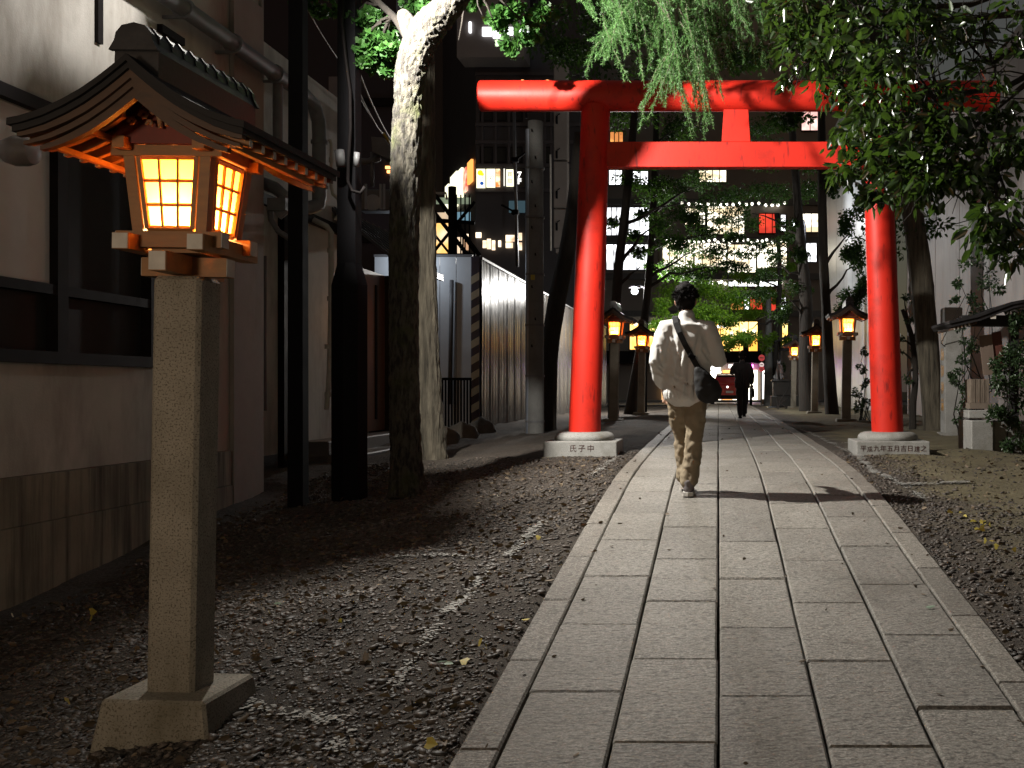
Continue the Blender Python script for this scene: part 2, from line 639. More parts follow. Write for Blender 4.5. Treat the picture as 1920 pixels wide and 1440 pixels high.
# ================================================================ ground: one sheet to the horizon
def ground():
    def axis(segs):
        out = []
        for a, b, n in segs:
            out += list(np.linspace(a, b, n, endpoint=False))
        return np.array(out + [segs[-1][1]])
    xs = axis([(-160, -30, 8), (-30, -8, 14), (-8, -5, 20), (-5, 4.5, 150), (4.5, 9, 24), (9, 30, 12), (30, 160, 8)])
    ys = axis([(-60, -4, 10), (-4, 2.4, 24), (2.4, 13, 190), (13, 24, 70), (24, 60, 60), (60, 330, 12)])
    X, Y = np.meshgrid(xs, ys)
    Z = zg(X, Y)
    rng = np.random.default_rng(3)
    # gentle unevenness from summed waves, none under the paving
    Z = zw(X, Y) + rng.normal(size=Z.shape) * .002 - .035 * (1 - np.clip((np.abs(X - .2) - 1.12) / .08, 0, 1))
    V = np.stack([X, Y, Z], -1).reshape(-1, 3)
    ny, nx = X.shape
    i = np.arange(ny - 1)[:, None] * nx + np.arange(nx - 1)[None]
    q = np.stack([i, i + 1, i + nx + 1, i + nx], -1).reshape(-1, 4)
    m, nt, bs = new_mat('soil')
    f = noise(nt, 1.3, 8, .68)
    dark = ramp(nt, f, [(.3, (.028, .020, .015)), (.55, (.055, .041, .031)), (.75, (.085, .067, .051))])
    olive = ramp(nt, noise(nt, 2.2, 8, .7), [(.3, (.10, .082, .040)), (.6, (.19, .16, .085)), (.8, (.27, .235, .14))])
    tc = nt.nodes.new('ShaderNodeTexCoord')
    sx = nt.nodes.new('ShaderNodeSeparateXYZ')
    nt.links.new(tc.outputs['Object'], sx.inputs[0])
    ad = nt.nodes.new('ShaderNodeMath'); ad.operation = 'MULTIPLY_ADD'
    nt.links.new(noise(nt, 1.1, 4), ad.inputs[0]); ad.inputs[1].default_value = 1.6
    nt.links.new(sx.outputs[0], ad.inputs[2])
    mr = nt.nodes.new('ShaderNodeMapRange')
    nt.links.new(ad.outputs[0], mr.inputs['Value'])
    mr.inputs['From Min'].default_value = 2.35; mr.inputs['From Max'].default_value = 2.9
    my = nt.nodes.new('ShaderNodeMapRange')
    nt.links.new(sx.outputs[1], my.inputs['Value'])
    my.inputs['From Min'].default_value = 5.5; my.inputs['From Max'].default_value = 8.5
    mm = nt.nodes.new('ShaderNodeMath'); mm.operation = 'MULTIPLY'
    nt.links.new(mr.outputs[0], mm.inputs[0]); nt.links.new(my.outputs[0], mm.inputs[1])
    col = mix(nt, mm.outputs[0], dark, olive)
    col = mix(nt, ramp(nt, noise(nt, 38, 4, .7), [(.45, (0, 0, 0)), (.7, (.7, .7, .7))]), col, (.16, .135, .105))
    nt.links.new(col, bs.inputs['Base Color'])
    bs.inputs['Roughness'].default_value = .92
    n1 = bump(nt, bs, noise(nt, 48, 6, .8), 1.0, .035)
    bump(nt, bs, noise(nt, 9, 6, .7), .7, .06, n1)
    o = raw_mesh('ground', V, q.ravel(), np.full(len(q), 4), m, smooth=True)
    tag(o, 'dark earth with scattered gravel either side of the paved path', 'ground', kind='structure')


ground()

# ================================================================ the paved path: every slab has real joints
def path():
    rows = [(-.8, -.4, 4.48), (-.4, 0, 3.98), (0, .4, 4.43), (.4, .8, 3.94), (.8, 1.2, 4.31)]
    slab, kerb = MB(), MB()
    rr = random.Random(5)

    def stone(mb, x0, x1, y0, y1):
        g = .0056
        jig = lambda: rr.uniform(-.003, .003)
        x0, x1, y0, y1 = x0 + g + jig(), x1 - g + jig(), y0 + g + jig(), y1 - g + jig()
        dz, tilt = .018 + rr.uniform(-.003, .003), rr.uniform(-.004, .004)
        b = .009
        ys = [y0, (y0 + y1) / 2, y1]
        vs, fs = [], []
        for ring, (ins, dd) in enumerate(((0, -.07), (0, -b), (b, 0))):
            for x, y in ((x0 + ins, y0 + ins), (x1 - ins, y0 + ins), (x1 - ins, ys[1]), (x1 - ins, y1 - ins), (x0 + ins, y1 - ins), (x0 + ins, ys[1])):
                z = EYE - float(hp(y)) + dz + dd + tilt * (x - x0)
                vs.append((x, y, z))
        for k in range(2):
            for i in range(6):
                a, c = k * 6 + i, k * 6 + (i + 1) % 6
                fs.append((a, c, c + 6, a + 6))
        fs += [(12, 13, 14, 17), (17, 14, 15, 16)]
        mb.add(vs, fs)
    for x0, x1, y in rows:
        y -= .91 * 6
        while y < 47:
            if y > -1.5:
                stone(slab, x0, x1, y, y + .91)
            y += .91
    for x0, x1, y in ((-.965, -.8, 3.92), (1.2, 1.365, 4.59)):
        y -= .95 * 6
        while y < 47:
            if y > -1.5:
                stone(kerb, x0, x1, y, y + .95)
            y += .95
    o = slab.build('path', M_SLAB)
    tag(o, 'long footpath of grey granite slabs running through the red gate', 'path', kind='structure')
    o = kerb.build('path_kerb', M_KERB)
    tag(o, 'narrow granite edging stones along both sides of the slab path', 'kerb', kind='structure')


path()

# asphalt street beyond the shrine grounds
mb = MB()
mb.bb(-60, 60, 47.2, 57.5, EYE - .70, EYE - .666)
o = mb.build('street', M('asphalt', (.06, .06, .06), (.04, .04, .04), 3, .6, .3, 60, .004))
tag(o, 'dark asphalt street crossing at the end of the path', 'street', kind='structure')
mb = MB()
mb.bb(-60, 60, 57.5, 60.0, EYE - .70, EYE - .56)
o = mb.build('pavement', M_CONCRETE)
tag(o, 'raised concrete pavement in front of the lit shops', 'pavement', kind='structure')

# ---------------------------------------------------------------- gravel, leaf litter, chalk
def scatter_ok(x, y, rng):
    return ~((x > -.985) & (x < 1.385))


def gravel():
    rng = np.random.default_rng(21)
    t = (1 + 5 ** .5) / 2
    ico = unit(np.array([(-1, t, 0), (1, t, 0), (-1, -t, 0), (1, -t, 0), (0, -1, t), (0, 1, t), (0, -1, -t), (0, 1, -t), (t, 0, -1), (t, 0, 1), (-t, 0, -1), (-t, 0, 1)], float))
    fc = np.array([(0, 11, 5), (0, 5, 1), (0, 1, 7), (0, 7, 10), (0, 10, 11), (1, 5, 9), (5, 11, 4), (11, 10, 2), (10, 7, 6), (7, 1, 8), (3, 9, 4), (3, 4, 2), (3, 2, 6), (3, 6, 8), (3, 8, 9), (4, 9, 5), (2, 4, 11), (6, 2, 10), (8, 6, 7), (9, 8, 1)])
    N = 82000
    y = 2.6 + rng.random(N) ** 1.5 * 10.5
    x = np.where(rng.random(N) < .66, rng.uniform(-4.6, -.98, N), 1.38 + rng.random(N) ** 1.5 * 3.2)
    # patchy: more stones near the path, fewer on the trodden earth
    pat = np.sin(x * 2.1 + 1.3) * np.sin(y * 1.3 + .4) + np.sin(x * 4.7 + y * 3.1) * .5
    keep = scatter_ok(x, y, rng) & (rng.random(N) < np.clip(.78 + .22 * pat, .35, 1)) & ((x < 0) | (y < 8.8) | (x < 1.9) | (rng.random(N) < .3))
    x, y = x[keep], y[keep]
    n = len(x)
    s = np.exp(rng.normal(-4.62, .42, n))
    s = np.clip(s, .0045, .028)
    sc = np.stack([s * rng.uniform(.8, 1.7, n), s * rng.uniform(.7, 1.1, n), s * rng.uniform(.3, .6, n)], -1)
    a = rng.uniform(0, 6.28, n)
    P = ico[None] * (1 + rng.normal(size=(n, 12, 1)) * .16) * sc[:, None]
    ca, sa = np.cos(a)[:, None], np.sin(a)[:, None]
    tl = rng.normal(size=(n, 1)) * .25
    Px = P[..., 0] * ca - P[..., 1] * sa
    Py = P[..., 0] * sa + P[..., 1] * ca
    V = np.stack([Px + x[:, None], Py + y[:, None], P[..., 2] + tl * Px + (zw(x, y) + s * .12)[:, None]], -1).reshape(-1, 3)
    idx = (np.arange(n)[:, None, None] * 12 + fc[None]).reshape(-1)
    m = M('pebble', (.078, .062, .050), (.036, .028, .022), 60, .6, .2, 150, .002, island=.8)
    o = raw_mesh('gravel', V, idx, np.full(n * 20, 3), m)
    tag(o, 'loose grey and brown pebbles strewn over the earth beside the path', 'gravel', kind='stuff')

    N = 5200
    y = 2.6 + rng.random(N) ** 1.4 * 9.5
    x = np.where(rng.random(N) < .8, rng.uniform(-4.7, -.95, N), rng.uniform(1.34, 4.0, N))
    keep = scatter_ok(x, y, rng)
    x, y = x[keep], y[keep]
    n = len(x)
    pos = np.stack([x, y, zw(x, y) + rng.uniform(.008, .022, n)], -1)
    ax = rng.normal(size=(n, 3)); ax[:, 2] *= .22
    v, f, l = leaf_arrays(pos, ax, rng.uniform(.022, .062, n), width=.5, fold=.3, rng=rng)
    n2 = 170
    y2 = 3 + rng.random(n2) ** 1.3 * 16
    x2 = rng.uniform(-.95, 1.35, n2)
    x2 = np.where(rng.random(n2) < .55, np.where(x2 < .2, -.93 + rng.random(n2) * .25, 1.1 + rng.random(n2) * .25), x2)
    ax2 = rng.normal(size=(n2, 3)); ax2[:, 2] *= .12
    v, f, l = join_arrays([(v, f, l), leaf_arrays(np.stack([x2, y2, zg(x2, y2) + .026], -1), ax2, rng.uniform(.010, .045, n2), width=.5, fold=.25, rng=rng)])
    o = raw_mesh('fallen_leaves', v, f, l, leaf_mat('dead_leaf', (.028, .018, .010), (.16, .115, .07), .7, .1, (.1, .07, .03)))
    tag(o, 'dry brown leaves littering the gravel on both sides', 'leaf litter', kind='stuff')

    spots = [(G(px, py), 1) for px, py in ((645, 1053), (828, 1172), (822, 1408), (905, 1210), (190, 1130), (170, 1168), (200, 1150), (130, 1320), (610, 1178), (1010, 1016), (855, 1250), (930, 1222),
                                           (1830, 985), (1845, 990), (1790, 968), (1835, 1000), (1870, 1030), (1890, 1040), (1860, 1022), (1812, 978), (1838, 984), (985, 1170), (40, 1155), (500, 1160))]
    pos = np.array([(p.x + rng.normal() * .02, p.y + rng.normal() * .03, p.z + .028) for p, k in spots for j in range(2 if p.x > 1.5 else 1)])
    n = len(pos)
    ax = rng.normal(size=(n, 3)); ax[:, 2] *= .2
    v, f, l = leaf_arrays(pos, ax, rng.uniform(.03, .055, n), rng=rng, shape='fan')
    o = raw_mesh('yellow_leaves', v, f, l, leaf_mat('yellow_leaf', (.38, .28, .05), (.55, .46, .10), .6, .2))
    tag(o, 'yellow fan shaped leaves fallen among the pebbles', 'leaf litter', kind='stuff')
    pos = np.array([tuple(G(px, py) + Vector((0, 0, .03))) for px, py in ((818, 1255), (832, 1257), (513, 1142), (1735, 1150))])
    ax = np.array([(1, .2, .05), (.9, -.5, .1), (1, 0, 0), (1, .3, .1)], float)
    v, f, l = leaf_arrays(pos, ax, np.array([.055, .06, .05, .06]), rng=rng)
    o = raw_mesh('green_leaves', v, f, l, leaf_mat('pale_green_leaf', (.25, .34, .25), (.3, .4, .3), .6, .2))
    tag(o, 'few pale green leaves dropped on the gravel left of the path', 'leaf litter', kind='stuff')


gravel()


def chalk():
    """broken chalk lines dusted on the earth, as scattered flecks"""
    rng = np.random.default_rng(8)
    lines = [((1160, 855), (1110, 895), .5), ((1020, 985), (950, 1040), 1.6), ((930, 1060), (880, 1110), .5), ((885, 1115), (835, 1165), 1.3), ((825, 1180), (740, 1285), .6), ((745, 1280), (730, 1290), 1.2), ((660, 1360), (620, 1400), 1.2),
             ((430, 1318), (530, 1340), 2.0), ((530, 1340), (640, 1347), 1.3), ((740, 1050), (900, 1050), .5), ((1602, 852), (1640, 888), 2.6), ((1640, 888), (1690, 912), 1.8), ((1690, 911), (1825, 908), 3.0), ((1700, 915), (1735, 935), .8), ((1500, 805), (1600, 852), .8), ((1560, 830), (1640, 828), .9)]
    P, S = [], []
    for a, b, d in lines:
        A, B = G(*a), G(*b)
        L = (B - A).length
        n = int(L * 520 * d)
        t = rng.random(n)
        keep = rng.random(n) < (.55 + .45 * np.sin(t * L * 14 + rng.random() * 6))
        t = t[keep]
        w = rng.normal(size=(len(t), 2)) * .022
        x = A.x + (B.x - A.x) * t + w[:, 0]
        y = A.y + (B.y - A.y) * t + w[:, 1]
        P.append(np.stack([x, y, zw(x, y) + rng.uniform(.008, .020, len(t))], -1))
        S.append(rng.uniform(.003, .014, len(t)))
    P, S = np.concatenate(P), np.concatenate(S)
    ax = rng.normal(size=(len(P), 3)); ax[:, 2] *= .08
    k = 5
    V = np.empty((len(P), k, 3))
    for i in range(k):
        a = 2 * math.pi * i / k + rng.random(len(P)) * .8
        V[:, i, 0] = P[:, 0] + np.cos(a) * S * rng.uniform(.6, 1.3, len(P))
        V[:, i, 1] = P[:, 1] + np.sin(a) * S * rng.uniform(.6, 1.3, len(P))
        V[:, i, 2] = P[:, 2]
    o = raw_mesh('ground_chalk_line', V.reshape(-1, 3), np.arange(len(P) * k), np.full(len(P), k), M('chalk', (.42, .41, .38), (.28, .27, .25), 30, .9, 0))
    tag(o, 'broken white chalk lines marked on the earth', 'marking', kind='structure')


chalk()
# ================================================================ the shrine lantern (built once at the origin, front towards -Y)
def roof_z(x):
    return float(np.interp(abs(x), [0, .05, .1, .17, .24, .32, .40, .45], [2.672, 2.630, 2.590, 2.540, 2.500, 2.462, 2.436, 2.426]))


def make_lantern():
    t = thing('stone_lantern', (0, 0, 0), '', 'lantern')
    mb = MB()
    mb.box((0, 0, .05), (.50, .48, .26), taper=(.84, .9), bev=.012)
    mb.build('base', M_POST, t)
    mb = MB()
    mb.box((0, 0, 1.0225), (.198, .185, 1.72), bev=.016)
    mb.build('post', M_POST, t)
    # crossed bracket beams with painted ends
    mb = MB()
    mb.bb(-.178, .178, -.035, .035, 1.885, 1.962)
    mb.bb(-.036, .036, -.235, .235, 1.888, 1.967)
    mb.bb(-.1805, -.178, -.033, .033, 1.888, 1.959, 1)
    mb.bb(.178, .1805, -.033, .033, 1.888, 1.959, 1)
    mb.bb(-.033, .033, -.2375, -.235, 1.891, 1.964, 1)
    mb.build('bracket', [M_WOOD, M_CAP], t)
    # sill beams laid in a hash
    mb = MB()
    for s in (-1, 1):
        mb.bb(s * .150 - .033, s * .150 + .033, -.235, .235, 1.972, 2.036)
        mb.bb(s * .150 - .031, s * .150 + .031, -.2375, -.235, 1.974, 2.034, 1)
        mb.bb(-.215, .215, s * .125 - .033, s * .125 + .033, 1.990, 2.054)
        mb.bb(s * .215, s * .2175, -.157, -.095, 1.992, 2.052, 1)
        mb.bb(s * .215, s * .2175, .095, .157, 1.992, 2.052, 1)
    mb.bb(-.10, .10, -.10, .10, 1.975, 2.0)
    mb.build('sill_beam', [M_WOOD, M_CAP], t)
    # four corner posts splaying outwards, head beams
    mb = MB()
    b, tp = .128, .160
    for sx in (-1, 1):
        for sy in (-1, 1):
            mb.tube([(sx * b, sy * b, 2.05), (sx * tp, sy * tp, 2.40)], .031, 4, ref=(1, 1, 0))
    for s in (-1, 1):
        mb.bb(-.225, .225, s * tp - .024, s * tp + .024, 2.352, 2.395)
        mb.bb(s * tp - .024, s * tp + .024, -.245, .245, 2.370, 2.416)
        mb.bb(-.205, .205, s * .185 - .018, s * .185 + .018, 2.405, 2.44)
    mb.build('frame', M_WOOD, t)
    pane_m, nt, bs = new_mat('lantern_paper')
    nt.nodes.clear()
    out = nt.nodes.new('ShaderNodeOutputMaterial')
    tr = nt.nodes.new('ShaderNodeBsdfTranslucent'); tr.inputs['Color'].default_value = (.95, .74, .27, 1)
    em = nt.nodes.new('ShaderNodeEmission'); em.inputs['Color'].default_value = (1, .185, .008, 1); em.inputs['Strength'].default_value = 7
    ad = nt.nodes.new('ShaderNodeAddShader')
    nt.links.new(tr.outputs[0], ad.inputs[0]); nt.links.new(em.outputs[0], ad.inputs[1]); nt.links.new(ad.outputs[0], out.inputs['Surface'])
    # four lattice windows, 3 x 3 panes
    for k in range(4):
        rot = Matrix.Rotation(k * math.pi / 2, 3, 'Z')

        def W(u, z, d=0.0):
            w = b + (tp - b) * (z - 2.05) / .35 + .012
            return rot @ Vector((u, -(w + d), z))

        def bar(mb, p, q, w=.0045, d=.007):
            mb.tube([p, q], [(w, d)] * 2, 4, ref=rot @ Vector((1, 1, 0)))
        mb = MB()
        z0, z1 = 2.066, 2.352
        hw = lambda z: .092 + .026 * (z - z0) / (z1 - z0)
        for zi in range(4):
            z = z0 + (z1 - z0) * zi / 3
            e = zi in (0, 3)
            bar(mb, W(-hw(z), z), W(hw(z), z), .011 if e else .0055, .013 if e else .007)
        for xi in range(4):
            f = -1 + 2 * xi / 3
            e = xi in (0, 3)
            bar(mb, W(f * hw(z0), z0, .001), W(f * hw(z1), z1, .001), .012 if e else .0055, .013 if e else .007)
        w = mb.build('window', M_WOOD, t)
        mb = MB()
        mb.add([W(-hw(z0), z0, -.006), W(hw(z0), z0, -.006), W(hw(z1), z1, -.006), W(-hw(z1), z1, -.006)], [(0, 1, 2, 3)])
        mb.build('pane', pane_m, w)
    # roof: layered curved boards over a gable facing the path
    xs = np.linspace(-.45, .45, 41)
    mb = MB()
    mb.strip([(x, roof_z(x)) for x in xs], [(x, roof_z(x) - .026) for x in xs], -.47, .47)
    x2 = xs * .975
    mb.strip([(x, roof_z(x) - .0265) for x in x2], [(x, roof_z(x) - .050) for x in x2], -.455, .455)
    rf = mb.build('roof', M_DARKWOOD, t, smooth=True, auto=35)
    mb = MB()
    for s in (-1, 1):
        mb = MB()
        for i, (y, k0, k1, w) in enumerate(((.440, .0505, .083, .955), (.425, .083, .112, .92), (.410, .112, .150, .80))):
            x3 = xs * w
            edge = lambda x: k1 - (k1 - k0) * .55 * (abs(x) / (.45 * w)) ** 2
            mb.strip([(x, roof_z(x) - k0) for x in x3], [(x, roof_z(x) - edge(x)) for x in x3], s * y, s * (y - .03))
        mb.build('bargeboard', M_BARGE, t, smooth=True, auto=35)
    # gable wall and the boarding under the eaves
    for s in (-1, 1):
        mb = MB()
        xs4 = np.linspace(-.19, .19, 15)
        mb.strip([(x, roof_z(x) - .056) for x in xs4], [(x, 2.396) for x in xs4], s * .185, s * .205)
        mb.build('gable_wall', M('gable_wood', (.20, .035, .02), (.13, .022, .014), 5, .6, .2, 30, .002), t)
    # curved rafters both sides, carried on the head beams
    mb = MB()
    for s in (-1, 1):
        for k in range(8):
            y = -.36 + .72 * k / 7
            xr = np.linspace(.13, .425, 9)
            mb.strip([(s * x, roof_z(x) - .051) for x in xr], [(s * x, roof_z(x) - .084) for x in xr], y - .013, y + .013)
            mb.bb(s * .425, s * .4275, y - .012, y + .012, roof_z(.425) - .082, roof_z(.425) - .053, 1)
        for d, dz in ((.22, .086), (.36, .086)):
            mb.bb(s * d - .012, s * d + .012, -.37, .37, roof_z(d) - dz - .022, roof_z(d) - dz)
    mb.build('rafters', [M_WOOD, M_CAP], t)
    # carved cloud ornament under the gable
    mb = MB()
    rr = random.Random(3)
    for s in (-1, 1):
        for (x0, z0_, r0, n) in ((.022, 2.52, .026, 7), (.065, 2.50, .024, 6), (.112, 2.475, .020, 6), (.04, 2.465, .018, 5)):
            pts = [(s * (x0 + r0 * (1 - i / n * .6) * math.cos(i * .95)), -.225 - .004 * i, z0_ + r0 * (1 - i / n * .6) * math.sin(i * .95)) for i in range(n)]
            mb.tube(pts, [.0075] * n, 6)
    mb.tube([(0, -.23, 2.55), (0, -.235, 2.50), (0, -.23, 2.45)], [.008, .014, .006], 8)
    mb.build('gable_ornament', M('carved_wood', (.36, .22, .12), (.25, .15, .08), 20, .6, .2, 60, .002), t, smooth=True)
    # box ridge with a rounded cap and end tile
    mb = MB()
    prof = [(-.086, 2.60), (-.084, 2.70), (-.066, 2.735), (-.060, 2.765), (-.040, 2.792), (0, 2.803), (.040, 2.792), (.060, 2.765), (.066, 2.735), (.084, 2.70), (.086, 2.60)]
    mb.prism(prof, -.40, .40)
    mb.prism([(x * 1.12, z) for x, z in prof[1:-1]], -.425, -.40)
    mb.prism([(x * 1.12, z) for x, z in prof[1:-1]], .40, .425)
    for i in range(9):
        y = -.36 + .09 * i
        mb.prism([(x * 1.05, 2.60 + (z - 2.60) * 1.035) for x, z in prof[2:-2]], y - .007, y + .007)
    mb.build('ridge', M('ridge_copper', (.030, .030, .034), (.016, .016, .018), 10, .34, .3, 50, .003), rf)
    ld = bpy.data.lights.new('bulb', 'POINT')
    ld.energy = 10
    ld.color = (1, .72, .30)
    ld.shadow_soft_size = .03
    lo = bpy.data.objects.new('bulb', ld)
    COL.objects.link(lo)
    lo.parent = t
    lo.location = (.01, -.015, 2.105)
    return t


LAN = make_lantern()
spots = [((-2.245, 4.45, -.655), 'large lit lantern on a rough granite post in front of the pale house wall'),
         ((-2.36, 24.0, None), 'lit lantern directly beside the left red gate column, behind it'),
         ((-2.20, 30.3, None), 'smaller lit lantern just left of the walker in the white jacket'),
         ((2.77, 23.2, None), 'lit lantern directly left of the right red gate column, tallest of the right row'),
         ((2.75, 30.6, None), 'lit lantern in the middle of the row left of the right gate column'),
         ((2.76, 39.3, None), 'smallest lit lantern, beside the fox statue')]
for i, (p, lab) in enumerate(spots):
    o = LAN if i == 0 else copy_tree(LAN)
    z = p[2] if p[2] is not None else float(zg(p[0], p[1])) - .12
    o.location = (p[0], p[1], z)
    if i == 0:
        o.rotation_euler = (0, R(1.0), R(-1.5))
    tag(o, lab, 'lantern', 'stone lanterns with lit wooden boxes along the path')

# ================================================================ torii gate
def make_torii():
    Y = 12.8
    t = thing('torii_gate', (.2, Y, 0), 'tall vermilion red torii gate standing across the slab path', 'gate')
    for side, (xb, xt) in enumerate(((-1.605, -1.47), (2.03, 1.89))):
        mb = MB()
        zs = np.linspace(.27, 4.16, 14)
        mb.tube([(xb + (xt - xb) * (z - .27) / 3.89, Y, z - (.02 if z < .3 else 0)) for z in zs], [.190 - .018 * (z - .27) / 3.89 for z in zs], 48)
        c = mb.build('column', M_RED, t, smooth=True, auto=40)
        mb = MB()
        mb.box((xb, Y, .05), (.85, .85, .22), bev=.008)
        b = mb.build('base', M_GRANITE, t)
        mb = MB()
        pr = [(.33 - .0 + .028 * math.sin(a), .16 + .11 * (1 - math.cos(a)) / 2 * 1.0) for a in np.linspace(0, math.pi * .5, 5)]
        mb.lathe((xb, Y, 0), [(.345, .1605), (.358, .185), (.352, .215), (.325, .243), (.28, .258), (.10, .262)], 48)
        mb.build('cushion', M_GRANITE, b, smooth=True, auto=50)
        body = '氏子中' if side == 0 else '平　九年五月吉日　之'
        text('inscription', body, .088 if side == 0 else .077, (xb + (.02 if side == 0 else .0), Y - .4265, .075), M('inscription_red', (.05, .014, .010), (.035, .01, .008), 20, .8, 0), b, depth=.0015, spacing=1.35 if side == 0 else 1.02)
        if side == 1:      # two characters cut stroke by stroke
            STROKES = {1: ([(.12, .78), (.9, .78)], [(.24, .78), (.24, .45), (.2, .2), (.08, .02)], [(.24, .52), (.46, .52), (.45, .28), (.42, .14), (.33, .16)], [(.54, .97), (.58, .62), (.68, .3), (.85, .06), (.93, .12), (.94, .26)], [(.83, .58), (.7, .3), (.5, .05)], [(.70, .95), (.82, .86)]),
                       8: ([(.42, .85), (.82, .85), (.82, .58), (.42, .58)], [(.36, .715), (.94, .715)], [(.42, .44), (.86, .44)], [(.38, .29), (.92, .29)], [(.63, .97), (.63, .14)], [(.08, .86), (.28, .86), (.16, .6), (.29, .6), (.25, .35), (.06, .04)], [(.1, .42), (.22, .2), (.42, .07), (.96, .03)])}
            for k, sts in STROKES.items():
                mb = MB()
                x0 = xb + (k - 4.5) * .0785 - .035
                for j, st in enumerate(sts):
                    mb.tube([(x0 + u * .070, Y - .4262 - .0002 * j, .075 - .036 + v * .070) for u, v in st], [(.0034, .0012)] * len(st), 6, ref=(.7, 0, .7))
                mb.build('inscription', MATS['inscription_red'], b)
        if side == 0:
            mb = MB()
            mb.box((xb + .02, Y + .02, -.09), (1.02, 1.0, .14), taper=(.96, .96), bev=.03)
            mb.build('footing', M('mossy_footing', (.24, .215, .14), (.13, .115, .07), 6, .95, .6, 40, .01), t)
    # round top lintel, bevelled ends
    mb = MB()
    x0, x1, z, r = -2.86, 3.34, 4.285, .183
    mb.lathe((0, Y, z), [(r * .955, x0), (r, x0 + .012)] + [(r, v) for v in np.linspace(x0 + .1, x1 - .1, 12)] + [(r, x1 - .012), (r * .955, x1)], 56, axis='X')
    top = mb.build('lintel', M_RED, t, smooth=True, auto=30)
    mb = MB()
    mb.bb(-1.39, 1.81, Y - .075, Y + .075, 3.42, 3.722, bev=.006)
    mb.build('tie_beam', M_RED, t)
    mb = MB()
    mb.box((.212, Y, 3.925), (.345, .11, .40), taper=(.86, 1), bev=.005)
    mb.build('strut', M_RED, t)
    mb = MB()
    for x in (-.66, -2.35, -2.05):
        mb.box((x, Y - .01, 4.473 if x > -1 else 4.470), (.05 if x > -1 else .03, .02, .016), rot=.3)
    mb.build('leaf_scrap', leaf_mat('rust_leaf', (.4, .17, .05), (.45, .2, .06), .7, .1), top)
    return t


make_torii()

# ================================================================ left: the plastered house
def house():
    X = -5.0
    t = thing('plastered_house', (X, 9.0, -.7), 'pale plastered house with dark framed window and mouldy concrete plinth', 'house')
    # wall around a window opening (z 1.00..2.79, y 5.2..9.35)
    mb = MB()
    mb.bb(X - .25, X, 2.0, 11.6, 2.79, 9.0)
    mb.bb(X - .25, X, 2.0, 11.6, .145, 1.00)
    mb.bb(X - .25, X, 9.42, 11.6, 1.0, 2.79)
    mb.bb(X - .25, X, 2.0, 5.0, 1.0, 2.79)
    mb.build('wall', M_PLASTER, t)
    mb = MB()
    mb.bb(X - .25, X + .055, 2.0, 10.86, -1.25, -.21)
    mb.bb(X - .25, X + .045, 2.0, 10.86, -.205, .14)
    mb.build('plinth', M_PLINTH, t)
    mb = MB()
    mb.bb(X + .003, X + .052, 10.9, 11.605, -1.2, 4.9)
    mb.bb(X - .30, X + .03, 11.605, 11.66, -1.2, 9)
    mb.build('corner_pilaster', M('warm_plaster', (.31, .28, .245), (.23, .205, .178), 2, .85, .4, 50, .006, stain=(1.2, (.14, .11, .08), .5, .85, (1, 1, .4))), t)
    w = MB()
    w.bb(X - .12, X + .07, 4.9, 9.47, 2.79, 2.885)
    w.bb(X - .12, X + .075, 4.9, 9.47, .955, 1.045)
    w.bb(X - .10, X + .035, 9.34, 9.43, 1.045, 2.79)
    w.bb(X - .10, X + .035, 8.02, 8.15, 1.045, 2.79)
    w.bb(X - .10, X + .030, 5.0, 8.02, 1.475, 1.55)
    w.bb(X - .10, X + .030, 8.15, 9.34, 1.475, 1.55)
    win = w.build('window', M_TRIM, t)
    mb = MB(); mb.bb(X - .07, X - .055, 8.15, 9.34, 1.045, 2.79); mb.bb(X - .07, X - .055, 5.0, 8.02, 1.045, 1.475)
    mb.build('pane', M_GLASS, win)
    mb = MB(); mb.bb(X - .05, X - .03, 5.0, 8.02, 1.55, 2.79)
    mb.build('frosted_pane', M('frosted_pane', (.62, .60, .58), (.54, .52, .50), 3, .5, .05, 20, .002), win)
    # upper batten and the little bracket at the top of the wall
    mb = MB()
    mb.bb(X, X + .03, 8.55, 8.62, 3.55, 4.9)
    mb.bb(X, X + .05, 9.5, 9.9, 3.95, 4.02)
    each(mb, 'wall_batten', M_TRIM, t)
    # cable stubs and hooks
    mb = MB()
    mb.tube([(X, 10.6, 3.3), (X + .18, 10.62, 3.28), (X + .2, 10.62, 3.16)], .014, 6)
    mb.tube([(X, 10.9, 3.05), (X + .15, 10.95, 3.04)], .02, 6)
    each(mb, 'hook', M_STEEL, t)


house()


